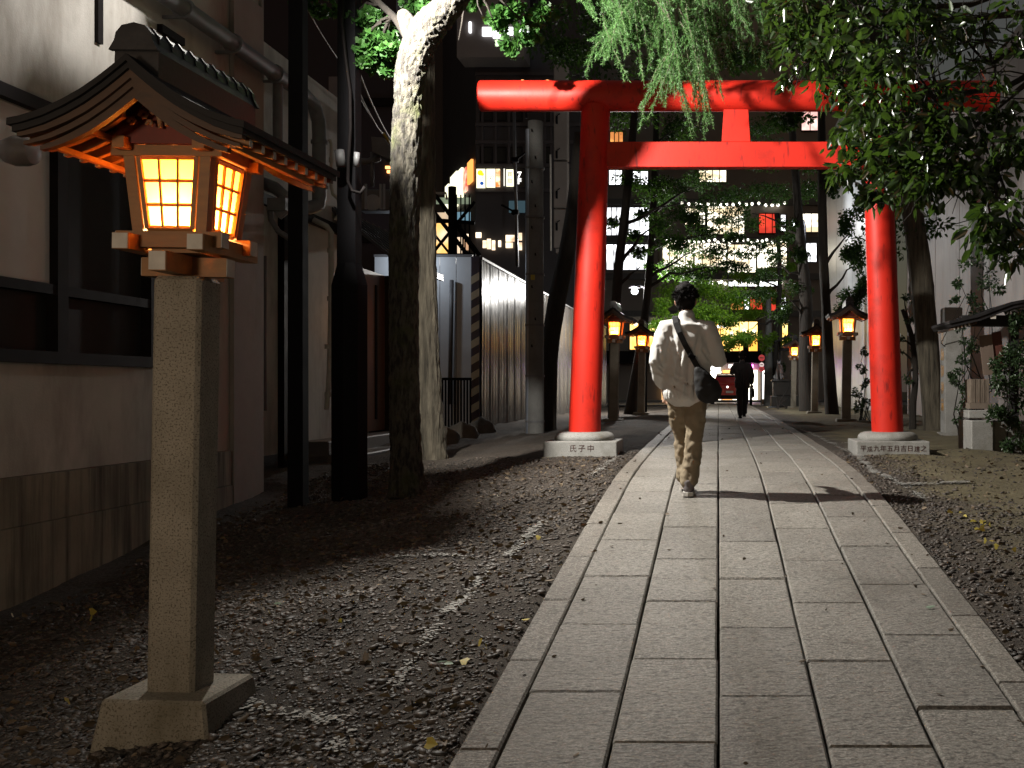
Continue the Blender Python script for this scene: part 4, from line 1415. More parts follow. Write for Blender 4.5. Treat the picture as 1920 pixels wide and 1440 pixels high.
# ================================================================ hanging cedar sprays
def cedar():
    t = thing('cedar_tree', (4.9, 11.6, -.1), 'cedar with drooping feathery needle sprays hanging in front of the red lintel', 'tree')
    mb = MB()
    mb.tube([(4.9, 11.6, -.2), (4.85, 11.6, 3), (4.7, 11.5, 6), (4.5, 11.4, 9)], [.34, .28, .22, .15], 20)
    mb.build('trunk', M_BARKD, t, smooth=True)
    rng = np.random.default_rng(17)
    limbs = [((4.7, 11.5, 6.0), (2.5, 11.2, 6.0), (.6, 11.0, 5.75), (-1.3, 10.9, 5.35)), ((4.6, 11.5, 6.6), (2.2, 11.6, 6.5), (.2, 11.6, 6.1)), ((4.7, 11.5, 5.5), (2.6, 11.4, 5.6), (1.2, 11.3, 5.3))]
    mb = MB()
    for l in limbs:
        branch(mb, [Vector(p) for p in l], .07, .02, 8)
    mb.build('limb', M_BARKD, t, smooth=True)
    # sprays: (tip px, tip py, start px, start py, depth)
    sp = []
    for tip, st, Y in (((1148, 82), (1118, -30), 11.0), ((1118, 40), (1085, -40), 11.2), ((1180, 152), (1130, -10), 11.0), ((1172, 110), (1150, -20), 11.1), ((1206, 148), (1190, 10), 10.9), ((1200, 242), (1262, 90), 10.9), ((1246, 200), (1240, 40), 11.0),
                        ((1297, 258), (1260, 80), 10.9), ((1322, 262), (1290, 60), 10.9), ((1338, 240), (1300, 40), 11.0), ((1310, 220), (1275, 40), 10.8), ((1285, 215), (1250, 20), 10.9), ((1265, 185), (1230, 0), 10.9), ((1345, 175), (1320, -10), 11.0),
                        ((1370, 140), (1350, -10), 11.1), ((1395, 120), (1375, -30), 11.0), ((1428, 148), (1405, -30), 11.2), ((1448, 110), (1420, -30), 11.1), ((1220, 90), (1190, -40), 11.2), ((1240, 110), (1215, -40), 11.0), ((1160, 60), (1140, -50), 11.3),
                        ((1330, 120), (1300, -40), 11.2), ((1060, 15), (1030, -50), 11.4), ((1455, 60), (1435, -40), 11.4), ((1380, 80), (1360, -50), 11.4), ((1410, 60), (1390, -50), 11.3), ((1300, 100), (1275, -40), 11.2), ((1265, 80), (1245, -50), 11.2), ((1130, 120), (1180, 20), 11.1), ((1100, 140), (1150, 60), 11.3)):
        sp.append((tip, st, Y + rng.uniform(-.15, .15)))
    extra = []
    for tip, st, Y in sp:      # thicken with neighbours
        for k in range(3):
            extra.append(((tip[0] + rng.uniform(-22, 22), tip[1] - rng.uniform(5, 75)), (st[0] + rng.uniform(-15, 15), st[1] - rng.uniform(0, 25)), Y + rng.uniform(-.35, .35)))
    parts, tw = [], MB()

    def needles(a, b, n, ln):
        s = rng.random(n) ** .8
        base = np.array(a)[None] * (1 - s[:, None]) + np.array(b)[None] * s[:, None]
        d = np.array(b) - np.array(a)
        d /= np.linalg.norm(d)
        ax = unit(rng.normal(size=(n, 3)) + d[None] * .9)
        size = ln * rng.uniform(.6, 1.2, n)
        side = unit(np.cross(ax, rng.normal(size=(n, 3)))) * .0024
        V = np.stack([base - side, base + side, base + ax * size[:, None]], 1).reshape(-1, 3)
        return V, np.arange(3 * n), np.full(n, 3)
    for tip, st, Y in sp + extra:
        a, b = at(*st, Y), at(*tip, Y)
        L = (b - a).length
        n = 7
        bow = Vector((rng.normal() * .06, rng.normal() * .06, .10 * L))
        P = [a.lerp(b, i / n) + bow * math.sin(i / n * math.pi) for i in range(n + 1)]
        branch(tw, P, .007, .002, 5)
        for i in range(n):
            parts.append(needles(P[i], P[i + 1], 55, .042))
            for q in range(2):            # side shoots
                d = Vector(rng.normal(size=3)) * .6 + Vector((0, 0, -.7))
                e = P[i].lerp(P[i + 1], rng.random()) + d.normalized() * rng.uniform(.06, .19) * (1.15 - i / n)
                parts.append(needles(P[i], e, 34, .034))
    tw.build('twig', M_BARK2, t)
    v, f, l = join_arrays(parts)
    raw_mesh('needles', v, f, l, L_CEDAR, t)


cedar()

# ================================================================ glossy broadleaf boughs hanging in from the right
def broadleaf():
    t = thing('broadleaf_tree', (4.6, 8.2, -.2), 'glossy broadleaf tree hanging in from the right over the gate column', 'tree')
    mb = MB()
    mb.tube([(4.6, 8.2, -.3), (4.55, 8.2, 1.5), (4.4, 8.1, 3), (4.2, 8.0, 5)], [.2, .17, .14, .1], 18)
    mb.build('trunk', M_BARKD, t, smooth=True)
    rng = np.random.default_rng(23)
    C = []   # px, py, Y, radius m, leaves
    for px, py, Y, r, n in ((1470, 30, 9.2, .30, 110), (1500, 80, 8.8, .26, 110), (1540, 30, 8.6, .36, 170), (1560, 110, 8.4, .28, 150), (1600, 60, 8.2, .30, 150), (1640, 120, 7.6, .24, 110), (1670, 40, 7.4, .30, 120), (1480, 150, 8.9, .10, 26), (1555, 165, 8.5, .12, 40),
                            (1610, 190, 8.2, .20, 80), (1680, 100, 7.0, .16, 40), (1730, 30, 7.4, .26, 70), (1780, 60, 7.8, .22, 40), (1590, 250, 8.2, .18, 80), (1640, 260, 7.8, .30, 170), (1620, 320, 8.0, .22, 120), (1580, 310, 8.2, .10, 30), (1680, 320, 7.6, .28, 170), (1700, 250, 7.5, .30, 140),
                            (1740, 310, 7.3, .30, 170), (1760, 220, 7.4, .22, 60), (1720, 370, 7.5, .16, 70), (1640, 365, 8.0, .12, 50), (1790, 270, 7.2, .28, 110), (1830, 330, 7.0, .26, 100), (1860, 250, 7.2, .24, 60), (1880, 400, 6.8, .22, 110), (1850, 440, 6.9, .12, 50), (1900, 300, 7.0, .28, 90), (1905, 460, 6.8, .14, 60),
                            (1800, 190, 7.4, .06, 12), (1870, 150, 7.6, .2, 24), (1910, 60, 7.4, .26, 60), (1900, 190, 7.2, .2, 40), (1840, 20, 7.8, .26, 50), (1700, 170, 7.4, .24, 80), (1660, 190, 7.8, .2, 80), (1780, 340, 7.2, .2, 90), (1510, 20, 8.8, .3, 90), (1770, 150, 7.8, .2, 36), (1810, 110, 7.9, .2, 30)):
        C.append((at(px, py, Y), r, n))
    mb = MB()
    hubs = [Vector((4.3, 8.1, 3.6)), Vector((4.35, 8.1, 2.9)), Vector((4.25, 8.0, 4.6))]
    joints = [at(1700, 40, 8.2), at(1760, 180, 8.0), at(1800, 260, 7.6), at(1640, 20, 8.6), at(1870, 320, 7.2), at(1860, 120, 7.9)]
    for k, j in enumerate(joints):
        h = hubs[k % 3]
        twigs(mb, rng, h, [j], .045, .018, .05)
    for c, r, n in C:
        j = min(joints, key=lambda q: (q - c).length)
        twigs(mb, rng, j, [c], .014, .005, .04)
        for q in range(5):
            twigs(mb, rng, c.lerp(j, .3), [c + Vector(rng.normal(size=3)) * r * .8], .005, .002, .02)
    for k in range(26):   # bare twigs at the upper right
        a = at(rng.uniform(1740, 1930), rng.uniform(20, 260), 7.6)
        b = at((a.x * F / 7.6 + CX) - rng.uniform(60, 170), CY - (a.z - EYE) * F / 7.6 + rng.uniform(-20, 90), 7.3)
        twigs(mb, rng, a, [b], .006, .002, .03)
    mb.build('twig', M_BARKD, t)
    P, A, S = [], [], []
    for c, r, n in C:
        n = int(n * 1.25)
        k = max(3, n // 8)
        hub = np.array(c) + unit(rng.normal(size=(k, 3))) * r * rng.random((k, 1)) ** .5 * np.array([1, .9, .85])
        pick = rng.integers(0, k, n)
        p = hub[pick] + rng.normal(size=(n, 3)) * .030
        a = unit(p - hub[pick]) + rng.normal(size=(n, 3)) * .25
        a[:, 2] -= .75
        P.append(p); A.append(a); S.append(.108 * rng.uniform(.55, 1.2, n))
    v, f, l = leaf_arrays(np.concatenate(P), np.concatenate(A), np.concatenate(S), width=.44, fold=.16, rng=rng)
    raw_mesh('leaves', v, f, l, L_BROAD, t)


broadleaf()

# ================================================================ left fences, poles
def sheet_fence(name, x, y0, y1, h, mat, label, side=1, pitch=.9, z0=-.12, rib=.012):
    """ribbed steel hoarding running along the path direction"""
    t = thing(name, (x, (y0 + y1) / 2, 0), label, 'fence')
    n = int((y1 - y0) / pitch)
    k = 14
    ys = np.linspace(y0, y1, n * k + 1)
    prof = []
    for i, y in enumerate(ys):
        f = (i % k) / k
        d = rib * (.5 + .5 * math.cos(2 * math.pi * f * 3)) + (rib if f < .08 else 0)
        prof.append((x + side * (d + .006 * math.sin(y * 2.3) + .004 * math.sin(y * 5.1 + 1)), y))
    zs = np.linspace(z0, h, 9)
    V = np.array([(px + .006 * math.sin(z * 2.1 + py), py, z) for z in zs for px, py in prof])
    m = len(prof)
    i = np.arange(len(zs) - 1)[:, None] * m + np.arange(m - 1)[None]
    q = np.stack([i, i + 1, i + m + 1, i + m], -1).reshape(-1, 4)
    if side < 0: q = q[:, ::-1]
    raw_mesh('sheet', V, q.ravel(), np.full(len(q), 4), mat, t)
    mb = MB()
    mb.bb(x - side * .06, x + side * .035, y0, y1, h, h + .05)
    mb.build('top_rail', M_PVC, t)
    mb = MB()
    mb.bb(x - side * .16, x - side * .06, y0, y1, z0, h - .01)
    mb.build('backing', M_TRIM, t)
    return t


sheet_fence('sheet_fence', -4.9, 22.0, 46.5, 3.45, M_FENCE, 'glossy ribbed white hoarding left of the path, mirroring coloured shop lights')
# hazard striped corner post
p0, p1 = at(885, 480, 22), at(901, 800, 22)
t = thing('hazard_post', ((p0.x + p1.x) / 2, 21.95, -.1), 'black and yellow striped corner post of the hoarding', 'post')
xa, xb, z0, z1 = p0.x, p1.x, -.1, 3.5
mb = MB()
mb.bb(xa, xb, 21.90, 22.0, z0, z1, bev=.01)
mb.build('post', M('hazard_black', (.010, .013, .045), None, 5, .4, 0), t)
mb = MB()
z = z0 + .05
while z < z1 - .28:
    mb.add([(xa + .004, 21.894, z), (xb - .004, 21.894, z + .10), (xb - .004, 21.894, z + .26), (xa + .004, 21.894, z + .16)], [(0, 1, 2, 3)])
    z += .33
mb.build('stripe', M('hazard_yellow', (.42, .39, .30), (.3, .28, .21), 6, .4, 0), t)
# frontal hoarding
xl, xr = at(702, 0, 22.4).x, at(886, 0, 22.4).x
t = thing('frontal_hoarding', ((xl + xr) / 2, 22.4, -.1), 'flat pale hoarding behind the two tree trunks, facing the viewer', 'fence')
mb = MB()
for k in range(6):
    a = xl + (xr - xl) * k / 6
    mb.bb(a + .006, a + (xr - xl) / 6 - .006, 22.4, 22.44, -.15, 3.55)
mb.build('sheet', M_FENCE2, t)
mb = MB(); mb.bb(xl, xr, 22.36, 22.46, 3.552, 3.60); mb.build('top_rail', M_PVC, t)
mb = MB(); mb.tube([at(847, 525, 22.3), at(846, 600, 22.3), at(843, 758, 22.3)], .045, 8); mb.build('pipe', M_PVC, t, smooth=True)
# low black railing
t = thing('iron_railing', at(848, 790, 20.5), 'low black iron railing in front of the frontal hoarding', 'railing')
a, b = at(818, 712, 20.5), at(882, 708, 20.5)
mb = MB()
for k in range(12):
    x = a.x + (b.x - a.x) * k / 11
    mb.tube([(x, 20.5, a.z), (x, 20.5, -.25)], .018, 6)
mb.build('bar', M_STEEL, t)
mb = MB(); mb.bb(a.x - .03, b.x + .03, 20.47, 20.53, a.z - .01, a.z + .04); mb.bb(a.x - .03, b.x + .03, 20.47, 20.53, -.02, .02); mb.build('rail', M_STEEL, t)

# rocks and roots at the foot of the fence
for i, (px, py, s, lab) in enumerate(((905, 812, (.42, .3, .20), 'rounded grey rock at the foot of the striped post'), (868, 822, (.5, .3, .15), 'flat dark rock left of the rounded rock by the striped post'), (838, 832, (.35, .28, .14), 'small dark rock at the root of the furrowed trunk'))):
    p = G(px, py)
    o = blob('rock', [[(Vector((-s[0] * .45, 0, .02)), (s[1] * .55, s[2] * .7)), (Vector((-.05, .02, .06)), (s[1] * .8, s[2])), (Vector((s[0] * .4, 0, .02)), (s[1] * .5, s[2] * .6))]], M('rock', (.13, .115, .095), (.06, .052, .042), 3, .9, .5, 20, .02), None, .035, 3, [(.18, .09)])
    o.location = p
    tag(o, lab, 'rock', 'rocks at the foot of the fence')

# utility pole with a steel conduit
t = thing('utility_pole', at(1003, 822, 19), 'grey concrete utility pole with a steel conduit strapped to its left side', 'pole')
p = at(1004, 0, 19)
zt = at(0, 228, 19).z
mb = MB()
zs = np.linspace(-.25, zt, 12)
mb.tube([(p.x, 19, z) for z in zs], [.155 - .022 * i / 11 for i in range(12)], 28)
mb.build('shaft', M_CONCRETE, t, smooth=True, auto=40)
mb = MB()
cxp = at(991, 0, 18.95).x
mb.tube([(cxp, 18.95, -.2), (cxp, 18.95, 2.4), (cxp, 18.95, at(0, 244, 19).z)], .052, 14)
mb.build('conduit', M('galvanised_pipe', (.26, .29, .34), (.18, .2, .24), 5, .35, .1, 20, .002, metal=.5), t, smooth=True, auto=40)
mb = MB()
for py in (316, 408, 515, 610, 705, 790):
    z = at(0, py, 19).z
    mb.lathe((p.x, 19, z), [(.162, -.018), (.162, .018)], 28)
    mb.lathe((cxp, 18.95, z), [(.062, -.018), (.062, .018)], 16)
each(mb, 'strap', M_PVC, t, smooth=True, auto=40)
mb = MB()
for k, py in enumerate((250, 300, 345, 390, 430, 480, 540, 600, 650)):
    z = at(0, py, 19).z
    s = 1 if k % 2 else -1
    mb.tube([(p.x + .03 * s, 18.87, z), (p.x + .03 * s, 18.80, z - .01), (p.x + .03 * s, 18.80, z + .03)], .011, 6)
each(mb, 'step_bolt', M_STEEL, t)
mb = MB(); mb.box(at(999, 520, 18.83), (.07, .02, .09)); mb.build('plate', M('yellow_plate', (.5, .4, .06), None, 5, .5, 0), t)
mb = MB(); q = at(987, 222, 18.9)
mb.tube([q, q + Vector((-.02, 0, .25)), q + Vector((-.1, 0, .3))], .02, 6)
mb.build('bracket', M_STEEL, t)

t = thing('thin_mast', at(966, 480, 30), 'thin metal mast with clamps left of the utility pole', 'mast')
mb = MB(); mb.tube([at(970, 500, 30), at(968, 400, 30), at(965, 300, 30), at(964, 205, 30)], .045, 8); mb.build('mast_tube', M('mast_grey', (.2, .2, .21), None, 5, .4, 0, metal=.5), t, smooth=True)
mb = MB()
for py in (300, 398):
    mb.box(at(966, py, 29.95), (.2, .16, .14), bev=.02)
    mb.tube([at(966, py, 29.9), at(940 if py > 350 else 985, py - 14, 29.9)], .03, 6)
mb.build('clamp', M_STEEL, t)

# steel lattice above the frontal hoarding
t = thing('steel_lattice', at(850, 480, 26), 'black crossed steel lattice standing above the frontal hoarding', 'lattice')
mb = MB()
q = lambda px, py: at(px, py, 26)
for a, b, r in (((812, 360), (900, 480), .05), ((812, 395), (880, 482), .05), ((890, 378), (815, 470), .04), ((812, 412), (890, 418), .045), ((848, 350), (848, 482), .10), ((812, 478), (892, 478), .04), ((815, 440), (845, 478), .03), ((860, 430), (892, 475), .035)):
    mb.tube([q(*a), q(*b)], r, 4)
for px in (856, 864, 872, 880):
    mb.tube([q(px, 365), q(px, 478)], .018, 4)
mb.build('bar', M_STEEL, t)
mb = MB(); mb.tube([q(806, 362), q(836, 362), q(838, 374)], .03, 6); mb.build('lamp_arm', M_PALEPIPE, t)

# ================================================================ dark shop building with lit sign row, left
M_SHOPBLK = M('shop_block_wall', (.028, .026, .032), (.018, .017, .021), .6, .55, .1, 8, .01)
M_SHOPPALE = M('shop_block_pale', (.20, .175, .165), (.15, .13, .125), .8, .8, .1, 8, .01)


def shop_block():
    Y = 48
    q = lambda px, py, d=0: at(px, py, Y + d)
    t = thing('sign_building', q(980, 750), 'dark building on the left with a row of lit shop signs', 'building')
    xl, xr = q(892, 0).x, q(1088, 0).x
    top = 22
    mb = MB(); mb.bb(xl, xr, Y, Y + 8, -.2, top)
    # chamfered flank going back to the left
    a, b = Vector((xl, Y, 0)), Vector((-14.6, 56.5, 0))
    mb.add([(a.x, a.y, -.2), (b.x, b.y, -.2), (b.x, b.y, top), (a.x, a.y, top)], [(0, 1, 2, 3)])
    mb.add([(b.x, b.y, -.2), (b.x - 14, b.y, -.2), (b.x - 14, b.y, top), (b.x, b.y, top)], [(0, 1, 2, 3)])
    mb.build('wall', M_SHOPBLK, t)
    mb = MB()
    for py in (140, 180, 235, 268, 312, 358):
        z = q(0, py).z
        mb.bb(xl, xr, Y - .10, Y - .002, z - .05, z + .10)
    for px in (905, 930, 955, 1022, 1034):
        mb.bb(q(px, 0).x - .05, q(px, 0).x + .05, Y - .06, Y - .001, q(0, 312).z, q(0, 150).z)
    mb.build('ledge', M('ledge_dark', (.05, .043, .048), None, 3, .6, 0), t)
    # dim window rows
    for py0, py1 in ((188, 228), (275, 306)):
        for px0, px1 in ((900, 924), (928, 950), (956, 980), (1022, 1034)):
            mb = MB(); mb.bb(q(px0, 0).x, q(px1, 0).x, Y - .03, Y - .003, q(0, py1).z, q(0, py0).z)
            f = mb.build('window', M_TRIM, t)
            mb = MB(); mb.bb(q(px0 + 2, 0).x, q(px1 - 2, 0).x, Y - .036, Y - .031, q(0, py1 - 3).z, q(0, py0 + 3).z)
            mb.build('pane', M_GLASS, f)
    # pale upper storey with white signs
    mb = MB(); mb.bb(q(873, 0).x, q(995, 0).x, Y - 1.6, Y - .15, q(0, 128).z, top)
    mb.build('upper_storey', M_SHOPPALE, t)
    W = glow('white_sign', (.95, .97, 1), 2.6, light=False)
    for px0, px1, py0, py1 in ((905, 922, 52, 68), (925, 938, 50, 72), (945, 962, 52, 66), (966, 992, 50, 66), (935, 955, 38, 46), (880, 884, 42, 62)):
        mb = MB(); mb.bb(q(px0, 0, -1.6).x, q(px1, 0, -1.6).x, Y - 1.68, Y - 1.605, q(0, py1, -1.6).z, q(0, py0, -1.6).z)
        mb.build('sign_box', W, t)
    # the lit sign row
    def sign(px0, px1, py0, py1, mat, nm='sign_panel'):
        mb = MB(); mb.bb(q(px0, 0).x, q(px1, 0).x, Y - .22, Y - .16, q(0, py1).z, q(0, py0).z)
        return mb.build(nm, mat, t)
    CR = glow('cream_sign', (.95, .90, .62), 1.25, light=False)
    s = sign(895.5, 911.5, 318.5, 354, CR)
    mb = MB(); c = q(902.5, 326); mb.lathe((c.x, Y - .2215, c.z), [(.10, 0), (.13, -.006)], 7, axis='Y'); mb.lathe((c.x + .09, Y - .2215, c.z - .06), [(.05, 0), (.08, -.006)], 7, axis='Y')
    mb.build('emblem', glow('sign_yellow', (.9, .75, .02), 1.0, light=False), s)
    mb = MB(); c = q(905.5, 345.5); mb.lathe((c.x, Y - .2215, c.z), [(.06, 0), (.085, -.006)], 16, axis='Y'); mb.build('emblem', glow('sign_blue', (.02, .12, .55), .6, light=False), s)
    mb = MB(); a, b = q(905, 336), q(909, 331); mb.tube([(a.x, Y - .222, a.z), (b.x, Y - .222, b.z)], .008, 4); mb.build('stroke', M_TRIM, s)
    s = sign(914, 930, 318.5, 353, CR)
    mb = MB(); c = q(922, 336)
    for k in range(12):
        a = k * math.pi / 6
        mb.box((c.x + math.cos(a) * .15, Y - .224, c.z + math.sin(a) * .15), (.04, .006, .018), rot=Matrix.Rotation(-a, 3, 'Y'))
        mb.box((c.x + math.cos(a + .2) * .085, Y - .224, c.z + math.sin(a + .2) * .085), (.035, .006, .014), rot=Matrix.Rotation(-a + .8, 3, 'Y'))
    mb.lathe((c.x, Y - .222, c.z), [(.02, 0), (.03, -.005)], 8, axis='Y')
    mb.build('emblem', M_TRIM, s)
    sign(931.5, 939, 318.5, 352, glow('mixed_sign', (.95, .80, .5), 1.2, (.6, .18, .04), 3.5, light=False))
    sign(946, 948, 318, 350, glow('thin_sign', (.9, .85, .75), .8, light=False))
    s = sign(951, 964.5, 319.5, 351, CR)
    text('lettering', '買\n取', .24, (q(957.7, 0).x, Y - .226, q(0, 335.5).z), M_TRIM, s, line=1.25, depth=.002)
    s = sign(967, 984, 319, 352, M('sign_dark', (.06, .05, .035), None, 3, .6, 0))
    text('lettering', '7\nF', .34, (q(975.5, 0).x, Y - .226, q(0, 336).z), glow('letter_white', (1, .98, .92), 2.2, light=False), s, line=.85, depth=.002, bold=.012)
    # signs on the flank
    d = (b0 := (Vector((-14.6, 56.5, 0)) - Vector((xl, Y, 0)))).normalized()
    nrm = Vector((-d.y, d.x, 0))
    if nrm.y > 0: nrm = -nrm
    for k, (s0, s1, z0, z1, m) in enumerate(((.3, 1.3, 10.2, 11.2, glow('orange_sign', (1, .35, .08), 1.2, light=False)), (1.6, 2.3, 10.0, 11.1, glow('red_sign', (.8, .12, .07), .9, (.9, .7, .5), 2, light=False)), (2.8, 3.6, 9.9, 11.3, CR), (4.2, 6.0, 9.7, 11.4, CR), (6.6, 7.6, 9.5, 11.2, CR))):
        A, B = Vector((xl, Y, 0)) + d * s0 + nrm * .05, Vector((xl, Y, 0)) + d * s1 + nrm * .05
        mb = MB(); mb.add([(A.x, A.y, z0), (B.x, B.y, z0), (B.x, B.y, z1), (A.x, A.y, z1)] + [(A.x + nrm.x * .1, A.y + nrm.y * .1, z) if i in (0, 3) else (B.x + nrm.x * .1, B.y + nrm.y * .1, z) for i, z in ((0, z0), (1, z0), (2, z1), (3, z1))], [(0, 1, 2, 3), (4, 5, 6, 7), (0, 1, 5, 4), (1, 2, 6, 5), (2, 3, 7, 6), (3, 0, 4, 7)])
        mb.build('flank_sign', m, t)
    # lit things low on the block, seen over the hoarding
    sign(813, 843, 420, 478, glow('orange_poster', (1, .55, .16), .95, (.85, .72, .55), .9, light=False), 'poster')
    sign(813, 842, 400, 412, glow('pale_poster', (.75, .55, .36), .7, (.4, .36, .3), .9, light=False), 'poster')
    sign(813, 884, 372, 384, glow('green_glass', (.42, .50, .32), .5, (.16, .19, .14), .6, light=False), 'lit_glass')
    sign(855, 884, 399, 416, glow('blue_poster', (.20, .36, .46), .5, light=False), 'poster')
    sign(854, 868, 446, 477, glow('peach_poster', (.95, .70, .48), .8, light=False), 'poster')
    sign(956, 986, 378, 400, glow('dim_blue_glass', (.05, .09, .11), .5, light=False), 'lit_glass')
    SH = glow('shop_light_warm', (1, .80, .55), 1.7, (.28, .16, .09), 1.3, light=False)
    for px0, px1, py0, py1 in ((872, 880, 440, 470), (894, 904, 437, 447), (907, 914, 452, 466), (915, 922, 449, 468), (924, 930, 452, 470), (936, 941, 452, 464), (950, 966, 442, 454), (950, 963, 456, 466), (974, 980, 438, 452), (974, 980, 456, 470)):
        sign(px0, px1, py0, py1, SH, 'shop_window')
    mb = MB(); mb.bb(q(892, 0).x, q(950, 0).x, Y - .6, Y - .25, q(0, 475).z, q(0, 356).z)


shop_block()

t = thing('vertical_sign', at(1051, 350, 42), 'tall unlit pale vertical sign hanging left of the red gate column', 'sign')
mb = MB()
for py0, py1 in ((120, 200), (202, 300), (302, 390), (392, 466)):
    a, b = at(1038, py0, 42), at(1064, py1 - 1, 42)
    mb.bb(a.x, b.x, 42, 42.5, b.z, a.z, bev=.03)
a, b = at(1042, 466, 42), at(1061, 474, 42)
mb.bb(a.x, b.x, 42.05, 42.45, b.z, a.z)
mb.build('sign_box', M('sign_beige', (.20, .17, .15), (.15, .125, .11), .8, .7, .1, 6, .01), t)
mb = MB()
for py in (225, 290, 365, 425):
    mb.box(at(1044, py, 41.96), (.07, .06, .30)); mb.tube([at(1044, py - 8, 41.93), at(1050, py - 12, 41.93)], .02, 5)
mb.build('bracket', M_STEEL, t)
mb = MB(); mb.tube([at(1032, 290, 41), at(1033, 470, 41)], .035, 6); mb.build('pipe', M_PALEPIPE, t)

# ================================================================ the lit facade across the street
def facade():
    Y = 60.0
    q = lambda px, py: at(px, py, Y)
    t = thing('shopping_building', q(1345, 765), 'wide building across the street with storeys of glowing shop windows', 'building')
    mb = MB()
    mb.bb(-8.6, 8.5, Y + .3, Y + 9, -.2, 24)
    mb.build('wall', M_FACADE, t)
    mb = MB()
    for z in (5.1, 7.2, 9.25, 11.4, 13.6):
        mb.bb(-8.6, 8.5, Y + .02, Y + .297, z - .22, z + .12)
    mb.build('ledge', M('ledge_grey', (.14, .135, .13), None, 3, .7, .1, 5, .01), t)
    WH = glow('office_white', (.95, .97, 1.0), 2.56, (.30, .30, .31), .8, stretch=(.6, 1, 1.8))
    WW = glow('office_warm', (1, .92, .74), 2.56, (.36, .28, .17), .9, stretch=(.7, 1, 1.6))
    YL = glow('shop_yellow', (1, .70, .22), 2.09, (.80, .36, .06), .8, stretch=(1.2, 1, .7))
    RD = glow('red_window', (.95, .07, .035), .85, (.4, .03, .02), 1.0)
    OR = glow('orange_window', (1, .45, .12), 1.1, (.5, .18, .05), 1.2)
    def win(px0, px1, py0, py1, m, n=2, name='window'):
        a, b = q(px0, py0), q(px1, py1)
        mb = MB()
        w = .045
        mb.bb(a.x, b.x, Y + .14, Y + .297, a.z, a.z + w); mb.bb(a.x, b.x, Y + .14, Y + .297, b.z - w, b.z)
        for k in range(n + 1):
            x = a.x + (b.x - a.x) * k / n
            mb.bb(x - w / 2, x + w / 2, Y + .13, Y + .297, b.z, a.z)
        f = mb.build(name, M_TRIM, t)
        mb = MB(); mb.bb(a.x + .01, b.x - .01, Y + .20, Y + .26, b.z, a.z)
        mb.build('pane', m, f)
    win(1141, 1166, 318, 345, WH, 2); win(1186, 1215, 320, 345, WH, 2); win(1310, 1362, 318, 340, WW, 4)
    win(1143, 1168, 246, 270, OR, 3); win(1503, 1536, 204, 243, glow('pink_window', (1, .72, .62), 1.1, (.75, .4, .36), 1.5), 2)
    win(1136, 1166, 388, 440, WH, 3); win(1178, 1220, 388, 440, WH, 4); win(1284, 1322, 390, 420, WW, 3); win(1326, 1396, 386, 438, WW, 6)
    win(1423, 1461, 400, 436, RD, 3); win(1464, 1474, 402, 432, WH, 1); win(1495, 1535, 400, 434, WW, 3)
    win(1136, 1222, 458, 505, WH, 6); win(1240, 1300, 455, 505, WW, 4); win(1302, 1362, 455, 500, WW, 4); win(1364, 1418, 458, 510, WW, 4); win(1420, 1476, 452, 502, WW, 4)
    win(1494, 1532, 452, 490, WH, 3)
    win(1370, 1394, 557, 580, OR, 2); win(1396, 1405, 557, 580, WH, 1); win(1406, 1430, 557, 580, RD, 2); win(1446, 1460, 557, 584, RD, 1); win(1461, 1474, 557, 580, WH, 1)
    win(1366, 1420, 528, 536, WH, 3); win(1424, 1460, 528, 536, WH, 2)
    win(1316, 1421, 603, 659, YL, 6); win(1458, 1478, 606, 656, YL, 1); win(1180, 1290, 606, 655, YL, 6)
    # shop goods seen in the yellow windows
    mb = MB()
    a, b = q(1393, 640), q(1404, 658); mb.bb(a.x, b.x, Y + .10, Y + .125, b.z, a.z)
    mb.build('poster', M_TRIM, t)
    mb = MB()
    a, b = q(1406, 632), q(1420, 658); mb.bb(a.x, b.x, Y + .10, Y + .12, b.z, a.z)
    mb.build('poster', glow('amber_poster', (1, .42, .06), 1.3, light=False), t)
    mb = MB()
    for px, py in ((1348, 612), (1358, 612), (1396, 620), (1413, 622), (1372, 626)):
        c = q(px, py); mb.lathe((c.x, Y + .09, c.z), [(.02, -.1), (.10, -.06), (.12, 0), (.10, .06), (.02, .1)], 12)
    each(mb, 'globe_lamp', glow('globe', (1, .95, .8), 3, light=False), t)
    # rows of small ceiling lights inside the storeys
    mb = MB()
    rl = random.Random(12)
    for py, x0, x1, st in ((452, 1240, 1480, 9), (382, 1280, 1480, 12), (531, 1330, 1470, 8), (470, 1300, 1470, 15), (606, 1190, 1300, 14)):
        px = x0
        while px < x1:
            c = q(px + rl.uniform(-2, 2), py + rl.uniform(-2.5, 2.5))
            mb.lathe((c.x, Y + .06, c.z), [(.02, -.09), (.075, -.05), (.09, 0), (.075, .05), (.02, .09)], 8)
            px += st
    each(mb, 'ceiling_light', glow('globe', (1, .95, .8), 3, light=False), t)
    # black awning, ground floor shop
    mb = MB(); mb.bb(-6.5, 3.2, Y - 1.6, Y + .28, q(0, 682).z, q(0, 660).z)
    mb.build('awning', M_TRIM, t)
    def lowwin(px0, px1, py0, py1, m, nm):
        a, b = q(px0, py0), q(px1, py1)
        mb = MB(); mb.bb(a.x, b.x, Y + .1, Y + .28, b.z, a.z); mb.build(nm, m, t)
    HOT = glow('shop_hot', (1, .93, .72), 3.2)
    lowwin(1316, 1352, 696, 762, HOT, 'shop_front'); lowwin(1355, 1372, 694, 762, glow('shop_amber', (1, .52, .14), 1.6, (.85, .34, .06), 1), 'shop_front'); lowwin(1374, 1420, 694, 762, HOT, 'shop_front')
    lowwin(1240, 1312, 690, 762, glow('shop_dim', (1, .62, .28), .9, (.3, .14, .06), 1), 'shop_front')
